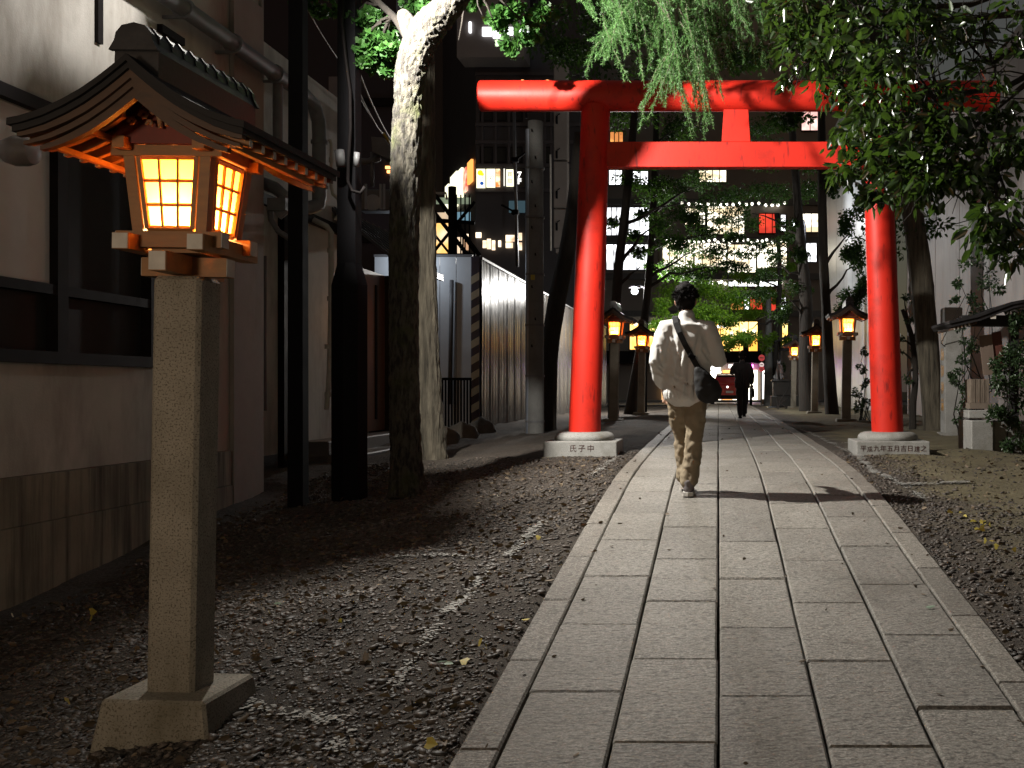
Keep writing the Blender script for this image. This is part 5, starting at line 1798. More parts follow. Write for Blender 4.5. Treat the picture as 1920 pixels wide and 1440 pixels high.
    a, b = q(1321, 683), q(1351, 694); mb = MB(); mb.bb(a.x, b.x, Y - .4, Y - .1, b.z, a.z); mb.build('sign_box', glow('shop_sign_white', (1, .97, .85), 3.2), t)
    for px0, px1, m in ((1366, 1382, glow('pale_sign', (1, .95, .85), 2.4)), (1386, 1400, glow('violet_reflection_glow', (.45, .12, 1), 16)), (1402, 1412, glow('pink_reflection_glow', (1, .1, .6), 12))):  # violet and pink boxes are added to tint the left hoarding's reflections
        a, b = q(px0, 684), q(px1, 690); mb = MB(); mb.bb(a.x, b.x, Y - .4, Y - .1, b.z, a.z); mb.build('sign_box', m, t)
    mb = MB(); mb.bb(3.25, 3.6, Y - .1, Y + .29, -.2, 5); mb.bb(2.45, 3.05, Y + .05, Y + .29, 2.95, 5)
    mb.build('pillar', M('pillar_pale', (.34, .30, .26), None, 2, .8, 0), t)


facade()
# ================================================================ right hoardings
def board_wall(name, x, y0, y1, h, mat, label, w=1.25):
    t = thing(name, (x, (y0 + y1) / 2, 0), label, 'fence')
    mb = MB()
    n = max(1, int((y1 - y0) / w))
    for k in range(n):
        a, b = y0 + (y1 - y0) * k / n, y0 + (y1 - y0) * (k + 1) / n
        mb.bb(x + .004 * (k % 2), x + .05, a + .006, b - .006, -.15, h, bev=.004)
    mb.build('board', mat, t)
    mb = MB(); mb.bb(x + .055, x + .12, y0, y1, -.15, h - .05); mb.build('backing', M_TRIM, t)
    mb = MB(); mb.bb(x - .02, x + .004, y0, y1, -.12, .06); mb.build('kick_board', M_TRIM, t)
    return t


board_wall('board_hoarding', 5.3, 13.0, 30.0, 7.2, M_PANEL, 'tall brownish board hoarding on the right behind the stone pillar')
board_wall('white_hoarding', 4.75, 30.1, 46.8, 11.5, M('white_board', (.42, .435, .45), (.32, .33, .345), 1.0, .35, .12, 8, .01, stretch=(1, 1, .2), stain=(1.4, (.24, .19, .16), .55, .85, (1, 1, .12))), 'very tall white board hoarding between the right lanterns and the red column')

# stone pillar with lettering on its side face
p0, p1 = at(1768, 0, 17.4), at(1805, 0, 17.4)
t = thing('stone_pillar', ((p0.x + p1.x) / 2, 17.55, .04), 'square grey stone pillar with engraved gilded side, right of the red column', 'pillar')
zt = at(0, 576, 17.4).z
mb = MB(); mb.bb(p0.x + .03, p1.x, 17.4, 17.75, -.1, zt, bev=.015); mb.build('shaft', M_GRANITE, t)
mb = MB(); mb.bb(p0.x - .05, p1.x + .05, 17.3, 17.85, -.1, .06, bev=.01); mb.build('plinth', M_GRANITE, t)
text('engraving', '奉\n納\n御\n神\n前', .22, (p0.x + .026, 17.575, 1.05), M('gold_engraving', (.45, .25, .08), (.3, .16, .05), 9, .5, 0), t, rot=(90, 0, -90), line=1.25, depth=.003)

# tree between the column and the pillar
t = thing('pine_tree', at(1752, 818, 18.4), 'leaning tree trunk with furrowed bark between right column and stone pillar', 'tree')
trunk_mesh('trunk', [(1754, 828, .20), (1750, 780, .19), (1744, 700, .185), (1735, 600, .19), (1725, 500, .19), (1714, 420, .18), (1700, 330, .17), (1685, 200, .15)], 18.4, M_BARK2, t, seg=36, sub=10, rough=.05, seed=51, root=.15)
foliage('crown', [(at(px, py, 18.4 + d), (.9, .8, .5), 1) for px, py, d in ((1700, 120, .3), (1760, 60, .5), (1640, 90, .6), (1720, 20, .6), (1690, 400, .8), (1705, 440, .6))], 260, .10, L_DARK, t, seed=52)
t = thing('gnarled_tree', at(1713, 812, 19), 'small gnarled dark tree with forked stem behind the right red column', 'tree')
trunk_mesh('trunk', [(1711, 815, .07), (1712, 760, .06), (1716, 720, .055), (1716, 690, .055), (1711, 640, .05), (1703, 610, .045), (1692, 580, .035)], 19, M_BARKD, t, seg=14, sub=6, seed=53)
mb = MB(); rg = np.random.default_rng(6)
twigs(mb, rg, at(1716, 690, 19), [at(1694, 660, 18.9), at(1698, 712, 18.9)], .03, .01)
twigs(mb, rg, at(1712, 650, 19), [at(1690, 640, 18.9), at(1722, 590, 18.9), at(1696, 560, 18.9)], .03, .008)
twigs(mb, rg, at(1712, 760, 19), [at(1722, 700, 18.9)], .03, .012)
mb.build('branch', M_BARKD, t)
foliage('crown', [(at(px, py, 18.9), (.16, .16, .07), 1) for px, py in ((1692, 658), (1700, 710), (1690, 636), (1722, 588), (1697, 560), (1708, 600), (1720, 655))], 60, .06, L_SHRUB, t, seed=54)

# roofed notice stand
Yn = 13.2
q = lambda px, py, d=0: at(px, py, Yn + d)
t = thing('notice_stand', (3.9, Yn, -.02), 'small roofed wooden notice stand with a tilted board at the right edge', 'notice stand')
xl, xr, zl, zr = q(1769, 0).x, 4.9, q(0, 608).z, q(0, 545).z
mb = MB()
top = [(xl, zl + .02), (xl + .35, zl + .10), (xl + .75, zl + .25), (xr - .2, zr + .05), (xr, zr + .14)]
mb.strip(top, [(x, z - .035) for x, z in top], Yn - .35, Yn + .75)
mb.strip([(x, z - .037) for x, z in top], [(x + .03, z - .075) for x, z in top], Yn - .33, Yn + .73)
mb.build('roof', M_DARKWOOD, t)
mb = MB()
for k in range(7):
    x = xl + .05 + .045 * k
    mb.bb(x, x + .02, Yn - .30, Yn + .6, zl - .085 + .012 * k, zl - .057 + .012 * k)
mb.build('rafter', M_BARGE, t)
mb = MB()
for k in range(5):
    x = xl + .06 + .045 * k
    mb.bb(x, x + .017, Yn - .306, Yn - .301, zl - .083 + .012 * k, zl - .059 + .012 * k)
mb.box((q(1850, 0).x, Yn - .31, q(0, 596).z), (.065, .02, .065))
mb.build('rafter_cap', M_CAP, t)
mb = MB()
mb.bb(q(1800, 0).x, xr, Yn - .1, Yn + .1, q(0, 612).z, q(0, 592).z)
for px in (1893,):
    mb.bb(q(px, 0).x, q(px, 0).x + .10, Yn - .05, Yn + .05, -.1, q(0, 590).z)
mb.bb(q(1794, 0).x, q(1801, 0).x, Yn - .05, Yn + .02, q(0, 616).z, q(0, 596).z)
mb.build('beam', M_DARKWOOD, t)
mb = MB()
mb.prism([(q(1834, 0).x, q(0, 630).z), (q(1857, 0).x, q(0, 627).z), (q(1865, 0).x, q(0, 702).z), (q(1842, 0).x, q(0, 704).z)], Yn - .06, Yn - .03)
mb.build('board', M('notice_board_wood', (.20, .15, .12), (.13, .095, .075), 3, .6, .2, 30, .003, stretch=(2, 1, .3)), t)
mb = MB()
mb.prism([(q(1858, 0).x, q(0, 624).z), (q(1875, 0).x, q(0, 621).z), (q(1883, 0).x, q(0, 684).z), (q(1866, 0).x, q(0, 702).z)], Yn - .04, Yn - .01)
mb.build('board', M('notice_board_red', (.10, .03, .02), (.065, .02, .014), 3, .6, .2, 30, .003), t)

t = thing('slatted_box', q(1834, 710, -.1), 'weathered wooden slatted box sitting on stone blocks', 'box')
mb = MB()
x0, x1, z0, z1 = q(1816, 0).x, q(1850, 0).x, q(0, 755).z, q(0, 711).z
for k in range(8):
    a = x0 + (x1 - x0) * k / 8
    mb.bb(a + .002, a + (x1 - x0) / 8 - .002, Yn - .12 - .006 * (k % 2), Yn + .18, z0, z1)
mb.build('slats', M('weathered_wood', (.20, .16, .125), (.11, .085, .065), 5, .8, .4, 40, .004, stretch=(6, 1, 1)), t)
mb = MB(); mb.bb(x0 - .02, x1 + .02, Yn - .16, Yn + .2, q(0, 766).z, z0 - .002); mb.build('base_board', M('weathered_board', (.19, .155, .12), (.13, .10, .08), 6, .8, .3, 30, .004), t)

t = thing('stone_block_stand', q(1832, 845, -.1), 'two stacked pale stone blocks carrying the slatted box', 'stone block')
mb = MB()
mb.bb(q(1808, 0).x, q(1848, 0).x, Yn - .22, Yn + .25, q(0, 784).z, q(0, 768.5).z, bev=.012)
mb.build('upper_block', M_GRANITE, t)
mb = MB()
mb.box(((q(1808, 0).x + q(1850, 0).x) / 2, Yn, (q(0, 787).z + -.12) / 2), (q(1850, 0).x - q(1808, 0).x, .50, q(0, 787).z + .12), bev=.012, rot=.10)
mb.build('lower_block', M_GRANITE, t)
mb = MB(); mb.bb(q(1852, 0).x, 5.2, Yn - .12, Yn + .4, -.15, q(0, 790).z); mb.build('low_wall', M_CONCRETE, t)

# shrubs and climbing leaves, right
def shrub(name, base, clumps, Y, label, per, size, seed, leaf=None, stems=4):
    t = thing(name, base, label, 'shrub', 'shrubs on the right')
    mb = MB(); rg = np.random.default_rng(seed)
    for c in clumps[::max(1, len(clumps) // stems)]:
        twigs(mb, rg, Vector(base) + Vector((rg.normal() * .05, rg.normal() * .05, -.05)), [at(c[0], c[1], Y)], .014, .004, .02)
    mb.build('stem', M_BARKD, t)
    foliage('leaves', [(at(c[0], c[1], Y + rg.normal() * .15), (c[2] * Y / F, c[2] * Y / F * .8, c[2] * Y / F * 1.1), c[3] if len(c) > 3 else 1) for c in clumps], per, size, leaf or L_SHRUB, t, seed=seed, droop=-.2)


shrub('laurel_shrub', tuple(G(1895, 845)), [(1890, 790, 34), (1910, 740, 40), (1880, 720, 30), (1915, 690, 34), (1905, 820, 30), (1870, 770, 26), (1900, 650, 30), (1915, 600, 26), (1880, 680, 26)], 12.9, 'dense dark laurel shrub at the right edge beside the slatted box', 330, .055, 61)
shrub('climbing_shrub', tuple(G(1802, 815)), [(1800, 690, 16), (1790, 720, 14), (1808, 640, 18), (1802, 760, 12), (1815, 670, 14), (1796, 790, 8), (1822, 650, 14), (1785, 700, 10), (1810, 730, 12), (1800, 610, 10)], 15.2, 'thin leafy climber between stone pillar and notice stand', 120, .050, 62)
shrub('laurel_shrub', tuple(G(1614, 788)), [(1612, 760, 14), (1620, 720, 12), (1606, 735, 12), (1616, 690, 10), (1624, 750, 12), (1621, 660, 8)], 20, 'narrow dark shrub squeezed between tallest right lantern and red column', 150, .05, 63)
shrub('climbing_shrub', tuple(G(1830, 800)), [(1820, 560, 22), (1840, 530, 24), (1800, 530, 18), (1815, 500, 24), (1850, 500, 26), (1790, 560, 10), (1830, 580, 18), (1870, 540, 20), (1845, 470, 24), (1880, 480, 30)], 15.0, 'leafy sprays spreading over the hoarding above the notice stand roof', 110, .055, 64)
shrub('laurel_shrub', tuple(G(1462, 768)), [(1462, 690, 10), (1475, 720, 10), (1490, 700, 10)], 41, 'dark bush behind the fox statue in the distance', 150, .08, 65)

# ================================================================ fox statue on stepped black stone
Yf = 40.5
q = lambda px, py: at(px, py, Yf)
t = thing('fox_statue', q(1464, 770), 'grey sitting fox statue on a stepped black stone pedestal', 'statue')
mb = MB()
zb = float(zg(2.4, Yf)) - .05
for (a, b, pt, pb, d) in ((1438, 1506, 762, 775, .75), (1445, 1496, 742, 762, .62), (1449, 1484, 716, 742, .5), (1446, 1486, 712, 716, .54)):
    mb.bb(q(a, 0).x, q(b, 0).x, Yf - d, Yf + d, max(zb, q(0, pb).z) if pb < 770 else zb, q(0, pt).z - .003, bev=.02)
mb.build('pedestal', M('black_granite', (.030, .029, .028), (.018, .018, .017), 8, .35, .1, 60, .002), t)
c = q(1460, 712)
m_f = M('grey_statue_stone', (.20, .20, .20), (.12, .12, .12), 6, .7, .4, 40, .006)
V3 = Vector
def fx(x, y, z): return c + V3((x, y, z))
blob('fox', [[(fx(0, .16, .10), (.15, .13)), (fx(0, .10, .26), (.13, .13)), (fx(0, -.02, .44), (.10, .10)), (fx(0, -.08, .56), (.07, .07))],
             [(fx(0, -.08, .56), (.07, .07)), (fx(0, -.13, .63), (.075, .07)), (fx(0, -.22, .61), (.04, .035)), (fx(0, -.28, .59), (.02, .02))],
             [(fx(-.05, -.08, .67), .028), (fx(-.06, -.07, .76), .012)], [(fx(.05, -.08, .67), .028), (fx(.06, -.07, .76), .012)],
             [(fx(-.07, -.06, .36), .045), (fx(-.075, -.12, .15), .034), (fx(-.075, -.14, .03), .036), (fx(-.075, -.19, .02), .03)],
             [(fx(.07, -.06, .36), .045), (fx(.075, -.12, .15), .034), (fx(.075, -.14, .03), .036), (fx(.075, -.19, .02), .03)],
             [(fx(-.13, .12, .12), .08), (fx(-.14, 0, .05), .05)], [(fx(.13, .12, .12), .08), (fx(.14, 0, .05), .05)],
             [(fx(.05, .26, .10), .06), (fx(.14, .32, .30), .07), (fx(.12, .28, .50), .05), (fx(.08, .24, .60), .02)]], m_f, t, voxel=.022, smooth=3)

# little roof beyond the fox
t = thing('small_shrine_roof', at(1478, 770, 43), 'little dark tiled roof on posts behind the fox statue', 'roofed stand')
q = lambda px, py: at(px, py, 43)
mb = MB()
xs = np.linspace(-.62, .62, 13)
cx = q(1480, 0).x
pr = [(cx + x, q(0, 629).z + .05 - .42 * abs(x) ** .8) for x in xs]
mb.strip(pr, [(x, z - .07) for x, z in pr], 42.5, 43.6)
mb.build('roof', M_DARKWOOD, t)
mb = MB()
for s in (-.4, .4):
    mb.bb(cx + s - .05, cx + s + .05, 42.9, 43.0, -.05, q(0, 640).z)
mb.bb(cx - .42, cx + .42, 42.85, 43.05, q(0, 658).z, q(0, 652).z)
mb.build('post', M_DARKWOOD, t)

# concrete pole, traffic sign, light bar, bollard, in the distance
t = thing('concrete_pole', at(1441, 768, 45), 'round pale concrete pole left of the fox statue', 'pole')
p = at(1441, 0, 45)
mb = MB(); zs = np.linspace(-.1, 4.7, 10)
mb.tube([(p.x, 45, z) for z in zs], [.215 - .012 * i for i in range(10)], 24); mb.build('shaft', M_CONCRETE, t, smooth=True, auto=40)
mb = MB()
for py in (640, 700): mb.lathe((p.x, 45, at(0, py, 45).z), [(.205 if py < 650 else .215, -.03), (.205 if py < 650 else .215, .03)], 24)
mb.build('band', M_PVC, t)
t = thing('road_sign', at(1428, 765, 46.5), 'red and white round road signs stacked on a slim pole', 'road sign')
q = lambda px, py: at(px, py, 46.5)
mb = MB(); mb.tube([q(1428, 768), q(1428, 664)], .03, 8); mb.build('pole', M_PALEPIPE, t)
m_rw = glow('sign_red_lit', (.8, .10, .10), .3, light=False)
for py, r, m in ((671, .14, m_rw), (684, .10, glow('sign_white_lit', (.9, .7, .65), .6, light=False)), (692, .12, m_rw)):
    c = q(1428, py)
    mb = MB(); mb.lathe((c.x, c.y - .05, c.z), [(r * .75, -.012), (r, -.008), (r, .012)], 20, axis='Y'); s = mb.build('disc', m, t)
    mb = MB(); mb.bb(c.x - r * .6, c.x + r * .6, c.y - .068, c.y - .064, c.z - .02, c.z + .02); mb.build('bar', M_CAP, s)
t = thing('light_bar', at(1431, 748, 49), 'tall glowing white sign panel behind the concrete pole', 'light panel')
a, b = at(1427, 694, 49), at(1435, 748, 49)
mb = MB(); mb.bb(a.x, b.x, 49, 49.1, b.z, a.z, bev=.02); mb.build('panel', glow('white_bar', (1, .96, .88), 2.6), t)
mb = MB(); mb.bb(a.x, b.x, 49, 49.1, -.0, b.z - .002); mb.build('foot', M('foot_orange', (.4, .22, .1), None, 5, .5, 0), t)
t = thing('bollard', at(1408, 766, 45.5), 'short dark bollard right of the dark dressed walker', 'bollard')
p = at(1408, 766, 45.5)
mb = MB(); mb.lathe((p.x, p.y, float(zg(p.x, p.y))), [(.06, -.05), (.06, .75), (.055, .80), (.03, .83)], 14); mb.build('tube', M_STEEL, t)
mb = MB(); mb.lathe((p.x, p.y, .62), [(.063, -.03), (.063, .03)], 14); mb.build('band', M_CAP, t)

# ================================================================ red car on the street
def car():
    Y, cx = 49.5, at(1368, 0, 49.5).x
    z = EYE - .666
    t = thing('red_car', (cx, Y + 1.9, z), 'red hatchback seen from behind at the end of the path', 'car')
    P = lambda x, y, zz: (cx + x, Y + y, z + zz)
    mb = MB()
    # lofted body: sections along the length with half width and heights
    secs = [(.0, .80, .30, .86), (.06, .83, .24, .94), (.5, .86, .22, .97), (1.6, .87, .22, .95), (2.7, .87, .22, .92), (3.5, .84, .24, .82), (3.95, .70, .32, .68)]
    prof = lambda w, a, b: [(-w * .93, a), (-w, a + .12), (-w, (a + b) / 2), (-w * .95, b - .06), (-w * .86, b), (w * .86, b), (w * .95, b - .06), (w, (a + b) / 2), (w, a + .12), (w * .93, a)]
    vs, fs, k = [], [], 10
    for y, w, a, b in secs:
        vs += [P(x, y, zz) for x, zz in prof(w, a, b)]
    for i in range(len(secs) - 1):
        for j in range(k):
            a, b = i * k + j, i * k + (j + 1) % k
            fs.append((a, b, b + k, a + k))
    fs += [tuple(range(k))[::-1], tuple(range((len(secs) - 1) * k, len(secs) * k))]
    mb.add(vs, fs)
    body = mb.build('body', M('car_red_paint', (.42, .012, .014), (.36, .010, .012), 1, .18, 0, coat=.8), t, smooth=True, auto=35)
    mb = MB()
    secs = [(.10, .72, .93, .97), (.28, .70, .93, 1.36), (.55, .68, .93, 1.45), (1.6, .68, .93, 1.46), (2.2, .66, .93, 1.36), (2.9, .70, .90, .95)]
    vs, fs, k = [], [], 6
    for y, w, a, b in secs:
        vs += [P(x, y, zz) for x, zz in ((-w * 1.08, a), (-w * .98, (a + b) / 2), (-w * .86, b), (w * .86, b), (w * .98, (a + b) / 2), (w * 1.08, a))]
    for i in range(len(secs) - 1):
        for j in range(k):
            a, b = i * k + j, i * k + (j + 1) % k
            fs.append((a, b, b + k, a + k))
    fs += [tuple(range(k))[::-1], tuple(range((len(secs) - 1) * k, len(secs) * k))]
    mb.add(vs, fs)
    mb.build('cabin', MATS['car_red_paint'], t, smooth=True, auto=35)
    mb = MB(); mb.add([P(-.62, .125, .99), P(.62, .125, .99), P(.56, .262, 1.33), P(-.56, .262, 1.33)], [(0, 1, 2, 3)])
    mb.build('rear_window', M_GLASS, t)
    for s in (-1, 1):
        mb = MB(); mb.add([P(s * .745, .6, 1.0), P(s * .745, 2.2, 1.0), P(s * .675, 2.05, 1.32), P(s * .655, .65, 1.38)], [(0, 1, 2, 3)]); mb.build('side_window', M_GLASS, t)
        mb = MB(); mb.bb(cx + s * .66 - .10, cx + s * .66 + .10, Y - .015, Y + .06, z + .62, z + .84, bev=.02); mb.build('tail_lamp', glow('tail_red', (.7, .02, .015), .5, light=False), t)
        for y in (.75, 3.1):
            mb = MB(); mb.lathe((cx + s * .80, Y + y, z + .30), [(.18, -.085), (.30, -.08), (.31, 0), (.30, .08), (.18, .085)], 24, axis='X')
            w = mb.build('wheel', M('tyre', (.015, .015, .015), None, 9, .8, 0), t, smooth=True, auto=40)
            mb = MB(); mb.lathe((cx + s * .892, Y + y, z + .30), [(.17, -.01), (.15, .01), (.04, .015)], 16, axis='X'); mb.build('rim', M_PALEPIPE, w)
    mb = MB(); mb.bb(cx - .17, cx + .17, Y - .012, Y + .02, z + .52, z + .62); mb.build('number_plate', M_CAP, t)
    mb = MB(); mb.lathe((cx - .10, Y - .004, z + .80), [(.02, -.02), (.05, 0)], 16, axis='Y'); mb.build('badge', glow('badge_glint', (1, .95, .9), 2, light=False), t)  # badge glows to stand for a reflected glint
    mb = MB(); mb.bb(cx - .80, cx + .80, Y - .03, Y + .03, z + .27, z + .42, bev=.02); mb.build('bumper', M_TRIM, t)


car()

# ================================================================ street lamps
def street_lamp(px, py, Y, watts, label, color=(1, .97, .92), tall=True):
    p = at(px, py, Y)
    zb = float(zg(p.x, Y))
    t = thing('street_lamp', (p.x + .35, Y, zb), label, 'street lamp')
    mb = MB()
    mb.tube([(p.x + .35, Y, zb - .1), (p.x + .35, Y, p.z - .1), (p.x + .30, Y, p.z + .12), (p.x + .1, Y, p.z + .18), (p.x, Y, p.z + .14)], .035, 8)
    mb.build('pole', M_STEEL, t, smooth=True)
    mb = MB(); mb.lathe((p.x, Y, p.z + .10), [(.05, .10), (.17, .04), (.19, 0), (.17, -.005)], 20); mb.build('shade', M_STEEL, t)
    mb = MB(); mb.lathe((p.x, Y, p.z), [(.03, -.10), (.085, -.07), (.11, 0), (.085, .06), (.04, .08)], 16)
    mb.build('globe', glow('lamp_globe', (.92, .98, 1), 6, light=False), t)
    ld = bpy.data.lights.new('lamp_light', 'POINT'); ld.energy = watts; ld.color = color; ld.shadow_soft_size = .12; ld.specular_factor = .015
    lo = bpy.data.objects.new('lamp_light', ld); COL.objects.link(lo); lo.parent = t
    lo.location = Vector((p.x, Y - .25, p.z)) - t.location


street_lamp(1190, 546, 33.0, 1150, 'bright street lamp glaring between the left lanterns')
street_lamp(1492, 420, 39.0, 260, 'street lamp half hidden by the trees beside the white hoarding', (.95, .98, 1))

# unseen lamp added behind the ginkgo trunk to brighten the frontal hoarding
t = thing('added_lamp', at(772, 470, 21.6), 'added cold white lamp brightening the frontal hoarding, unseen behind the ginkgo trunk', 'lamp')
p = at(772, 470, 22.2)
mb = MB(); mb.box(p, (.34, .12, .14), bev=.02); mb.tube([p, p + Vector((0, .2, .05))], .02, 6); mb.build('case', M_PVC, t)
ld = bpy.data.lights.new('hoarding_fill', 'POINT'); ld.energy = 20; ld.color = (.78, .88, 1); ld.shadow_soft_size = .08
lo = bpy.data.objects.new('hoarding_fill', ld); COL.objects.link(lo); lo.parent = t; lo.location = p + Vector((0, -.55, -.2)) - t.location

# small warm lamp by the brown door, hidden behind the thick black post
t = thing('door_lamp', at(668, 600, 15.0), 'little warm lamp lighting the brown door behind the thick black post', 'lamp')
p = at(667, 598, 15.6)
mb = MB(); mb.box(p, (.10, .05, .30), bev=.01); mb.build('case', M_TRIM, t)
ld = bpy.data.lights.new('door_light', 'POINT'); ld.energy = 5; ld.color = (1, .45, .14); ld.shadow_soft_size = .05
lo = bpy.data.objects.new('door_light', ld); COL.objects.link(lo); lo.parent = t; lo.location = p + Vector((.12, -.12, 0)) - t.location
# ================================================================ people
def person(name, base, label, skin, hairm, jacket, trousers, shoe, sole, pose, loc=None):
    """pose: joint positions in metres, figure facing +Y (away from the viewer), feet at z=0"""
    o = Vector(base)
    V = lambda p: o + Vector(p)
    J = {k: V(v) for k, v in pose.items() if not k.startswith('pitch')}
    t = thing(name, base, label, 'person', None)
    hd, nk = J['head'], J['neck']

    def lerp(a, b, s): return a.lerp(b, s)
    # ---- body: one continuous skin surface (mostly under the clothes)
    ch = [[(nk + Vector((0, 0, -.07)), (.075, .065)), (nk, (.055, .058)), (lerp(nk, hd, .45), (.053, .058))],
          [(hd + Vector((0, .010, -.105)), (.045, .055)), (hd + Vector((0, .012, -.06)), (.062, .080)), (hd + Vector((0, 0, 0)), (.074, .092)), (hd + Vector((0, -.006, .055)), (.072, .088)), (hd + Vector((0, -.006, .095)), (.045, .06))],
          [(hd + Vector((0, .085, .012)), .012), (hd + Vector((0, .103, -.022)), .017), (hd + Vector((0, .09, -.032)), .016)],       # nose
          [(hd + Vector((-.022, .078, -.058)), .011), (hd + Vector((.022, .078, -.058)), .011)],                                  # mouth
          [(hd + Vector((0, .06, -.10)), .026), (hd + Vector((0, .072, -.105)), .02)],                                            # chin
          [(J['hipL'] + Vector((.02, 0, .02)), (.12, .10)), (J['spine'], (.13, .09)), (J['chest'], (.145, .095)), (nk + Vector((0, 0, -.09)), (.10, .075))],
          [(J['hipR'] + Vector((-.02, 0, .02)), (.11, .10)), (J['spine'], (.12, .09))]]
    for s in (-1, 1):
        ch.append([(hd + Vector((s * .074, -.005, -.03)), (.012, .022)), (hd + Vector((s * .083, -.012, .0)), (.012, .028)), (hd + Vector((s * .084, -.014, .025)), (.010, .022))])   # ear
        ch.append([(hd + Vector((s * .02, .078, .016)), .012), (hd + Vector((s * .048, .066, .016)), .012)])                         # brow
    for S in 'LR':
        ch.append([(J['sh' + S], .058), (lerp(J['sh' + S], J['el' + S], .5), .045), (J['el' + S], .038), (lerp(J['el' + S], J['wr' + S], .4), .037), (J['wr' + S], .026)])
        ch.append([(J['hip' + S], .085), (lerp(J['hip' + S], J['kn' + S], .5), .072), (J['kn' + S], .052), (lerp(J['kn' + S], J['an' + S], .35), .052), (J['an' + S], .036)])
        # hand: palm, four curled fingers of different length, thumb from the side
        wr = J['wr' + S]
        d = (wr - J['el' + S]).normalized()
        side = d.cross(Vector((0, 0, 1)) if abs(d.z) < .9 else Vector((0, 1, 0))).normalized()
        nor = side.cross(d).normalized()
        ch.append([(wr, (.026, .020)), (wr + d * .045, (.036, .019)), (wr + d * .085, (.038, .017))])
        for k, ln in enumerate((.068, .078, .072, .056)):
            b = wr + d * .088 + side * (.027 - .018 * k)
            ch.append([(b, .0095), (b + d * ln * .4 - nor * .010, .009), (b + d * ln * .72 - nor * .032, .0085), (b + d * ln * .86 - nor * .055, .0075)])
        b = wr + d * .03 + side * .030
        ch.append([(b, .012), (b + d * .03 + side * .020 - nor * .008, .011), (b + d * .062 + side * .024 - nor * .022, .009)])
    blob('body', ch, skin, t, voxel=.0085, smooth=4)
    # ---- hair: cap plus tufts
    hr = [[(hd + Vector((0, -.045, -.075)), (.058, .035)), (hd + Vector((0, -.035, -.01)), (.084, .074)), (hd + Vector((0, -.012, .055)), (.098, .108)), (hd + Vector((0, .0, .110)), (.088, .10)), (hd + Vector((0, .01, .142)), (.05, .06))]]
    h = blob('hair', hr, hairm, t, voxel=.010, smooth=3, wrinkles=[(.035, .030), (.015, .012)])
    rng = np.random.default_rng(4)
    n = 2600
    d = unit(rng.normal(size=(n, 3)) * np.array([1, 1, .9])); d[:, 2] = np.abs(d[:, 2]) * .9 - .15
    pos = np.array(hd)[None] + np.array([0, -.012, .04])[None] + d * np.array([.092, .104, .104])[None]
    keep = d[:, 2] > -.06
    d, pos = d[keep], pos[keep]
    n = len(d)
    ax = d + rng.normal(size=(n, 3)) * .55; ax[:, 2] += .15
    v, f, l = leaf_arrays(pos, ax, rng.uniform(.018, .050, n), width=.10, fold=.02, rng=rng, shape='dia')
    raw_mesh('hair_strands', v, f, l, hairm, h)
    # ---- jacket
    hem = J['hem']
    tor = [(hem, (.186, .135)), (hem + Vector((0, 0, .05)), (.196, .140)), (lerp(hem, J['chest'], .35), (.200, .135)), (lerp(hem, J['chest'], .7), (.205, .130)), (J['chest'], (.200, .122)), (J['chest'] + Vector((0, 0, .10)), (.182, .105)), (nk + Vector((0, -.005, -.055)), (.115, .080)), (nk + Vector((0, 0, -.005)), (.072, .068)), (nk + Vector((0, .004, .035)), (.068, .066))]
    jc = [tor]
    for S in 'LR':
        sh, el, wr = J['sh' + S], J['el' + S], J['wr' + S]
        s = -1 if S == 'L' else 1
        jc.append([(sh + Vector((-s * .05, 0, .0)), .085), (sh, .088), (lerp(sh, el, .35), .088), (lerp(sh, el, .75), .080), (el, .074), (lerp(el, wr, .4), .068), (lerp(el, wr, .85), .054), (lerp(el, wr, .93), .046)])
    j = blob('jacket', jc, jacket, t, voxel=.0095, smooth=7, wrinkles=pose_wr.get(name + 'j', [(.20, .045), (.09, .006)]), seg=20)
    # folds: pull narrow creases into the back of the jacket
    me = j.data
    co = np.empty(len(me.vertices) * 3); me.vertices.foreach_get('co', co); co = co.reshape(-1, 3)
    nr = np.empty(len(me.vertices) * 3); me.vertices.foreach_get('normal', nr); nr = nr.reshape(-1, 3)
    rr = np.random.default_rng(9)
    for (x0, z0, x1, z1, dep, wd) in ((-.12, 1.30, -.06, 1.0, .016, .016), (-.05, 1.28, -.10, .86, .018, .018), (.02, 1.22, .0, .84, .016, .02), (.08, 1.0, .05, .80, .018, .018), (-.14, 1.05, -.11, .80, .014, .014), (-.02, .98, -.05, .79, -.012, .014), (.10, 1.34, .06, 1.15, .012, .015), (-.16, 1.0, .06, .90, .012, .014), (-.18, .93, .0, .84, .010, .012), (-.24, 1.22, -.20, 1.04, .014, .014), (-.27, 1.10, -.20, 1.02, .014, .010), (-.27, 1.03, -.2, .98, .012, .010), (.12, 1.2, .2, 1.1, .012, .012), (-.19, 1.36, -.12, 1.2, .012, .014)):
        a, b = np.array((x0, z0)), np.array((x1, z1))
        p = co[:, (0, 2)]
        tt = np.clip(((p - a) @ (b - a)) / ((b - a) @ (b - a)), 0, 1)
        dist = np.linalg.norm(p - (a + tt[:, None] * (b - a)), axis=1) + .004 * np.sin(p[:, 1] * 60)
        w = np.exp(-(dist / wd) ** 2) * np.sin(np.clip(tt, .04, .96) * math.pi) ** .5 * (co[:, 1] < .08)
        co -= nr * (w * dep * 1.25)[:, None] - nr * (np.exp(-((dist - wd * 1.8) / wd) ** 2) * (dist > 0) * dep * .45 * np.sin(np.clip(tt, .04, .96) * math.pi))[:, None]
    # gathered hem
    hz = hem.z - o.z
    w = np.exp(-((co[:, 2] - hz - .035) / .03) ** 2)
    co += nr * (w * .006 * np.sin(np.arctan2(co[:, 1], co[:, 0]) * 34))[:, None]
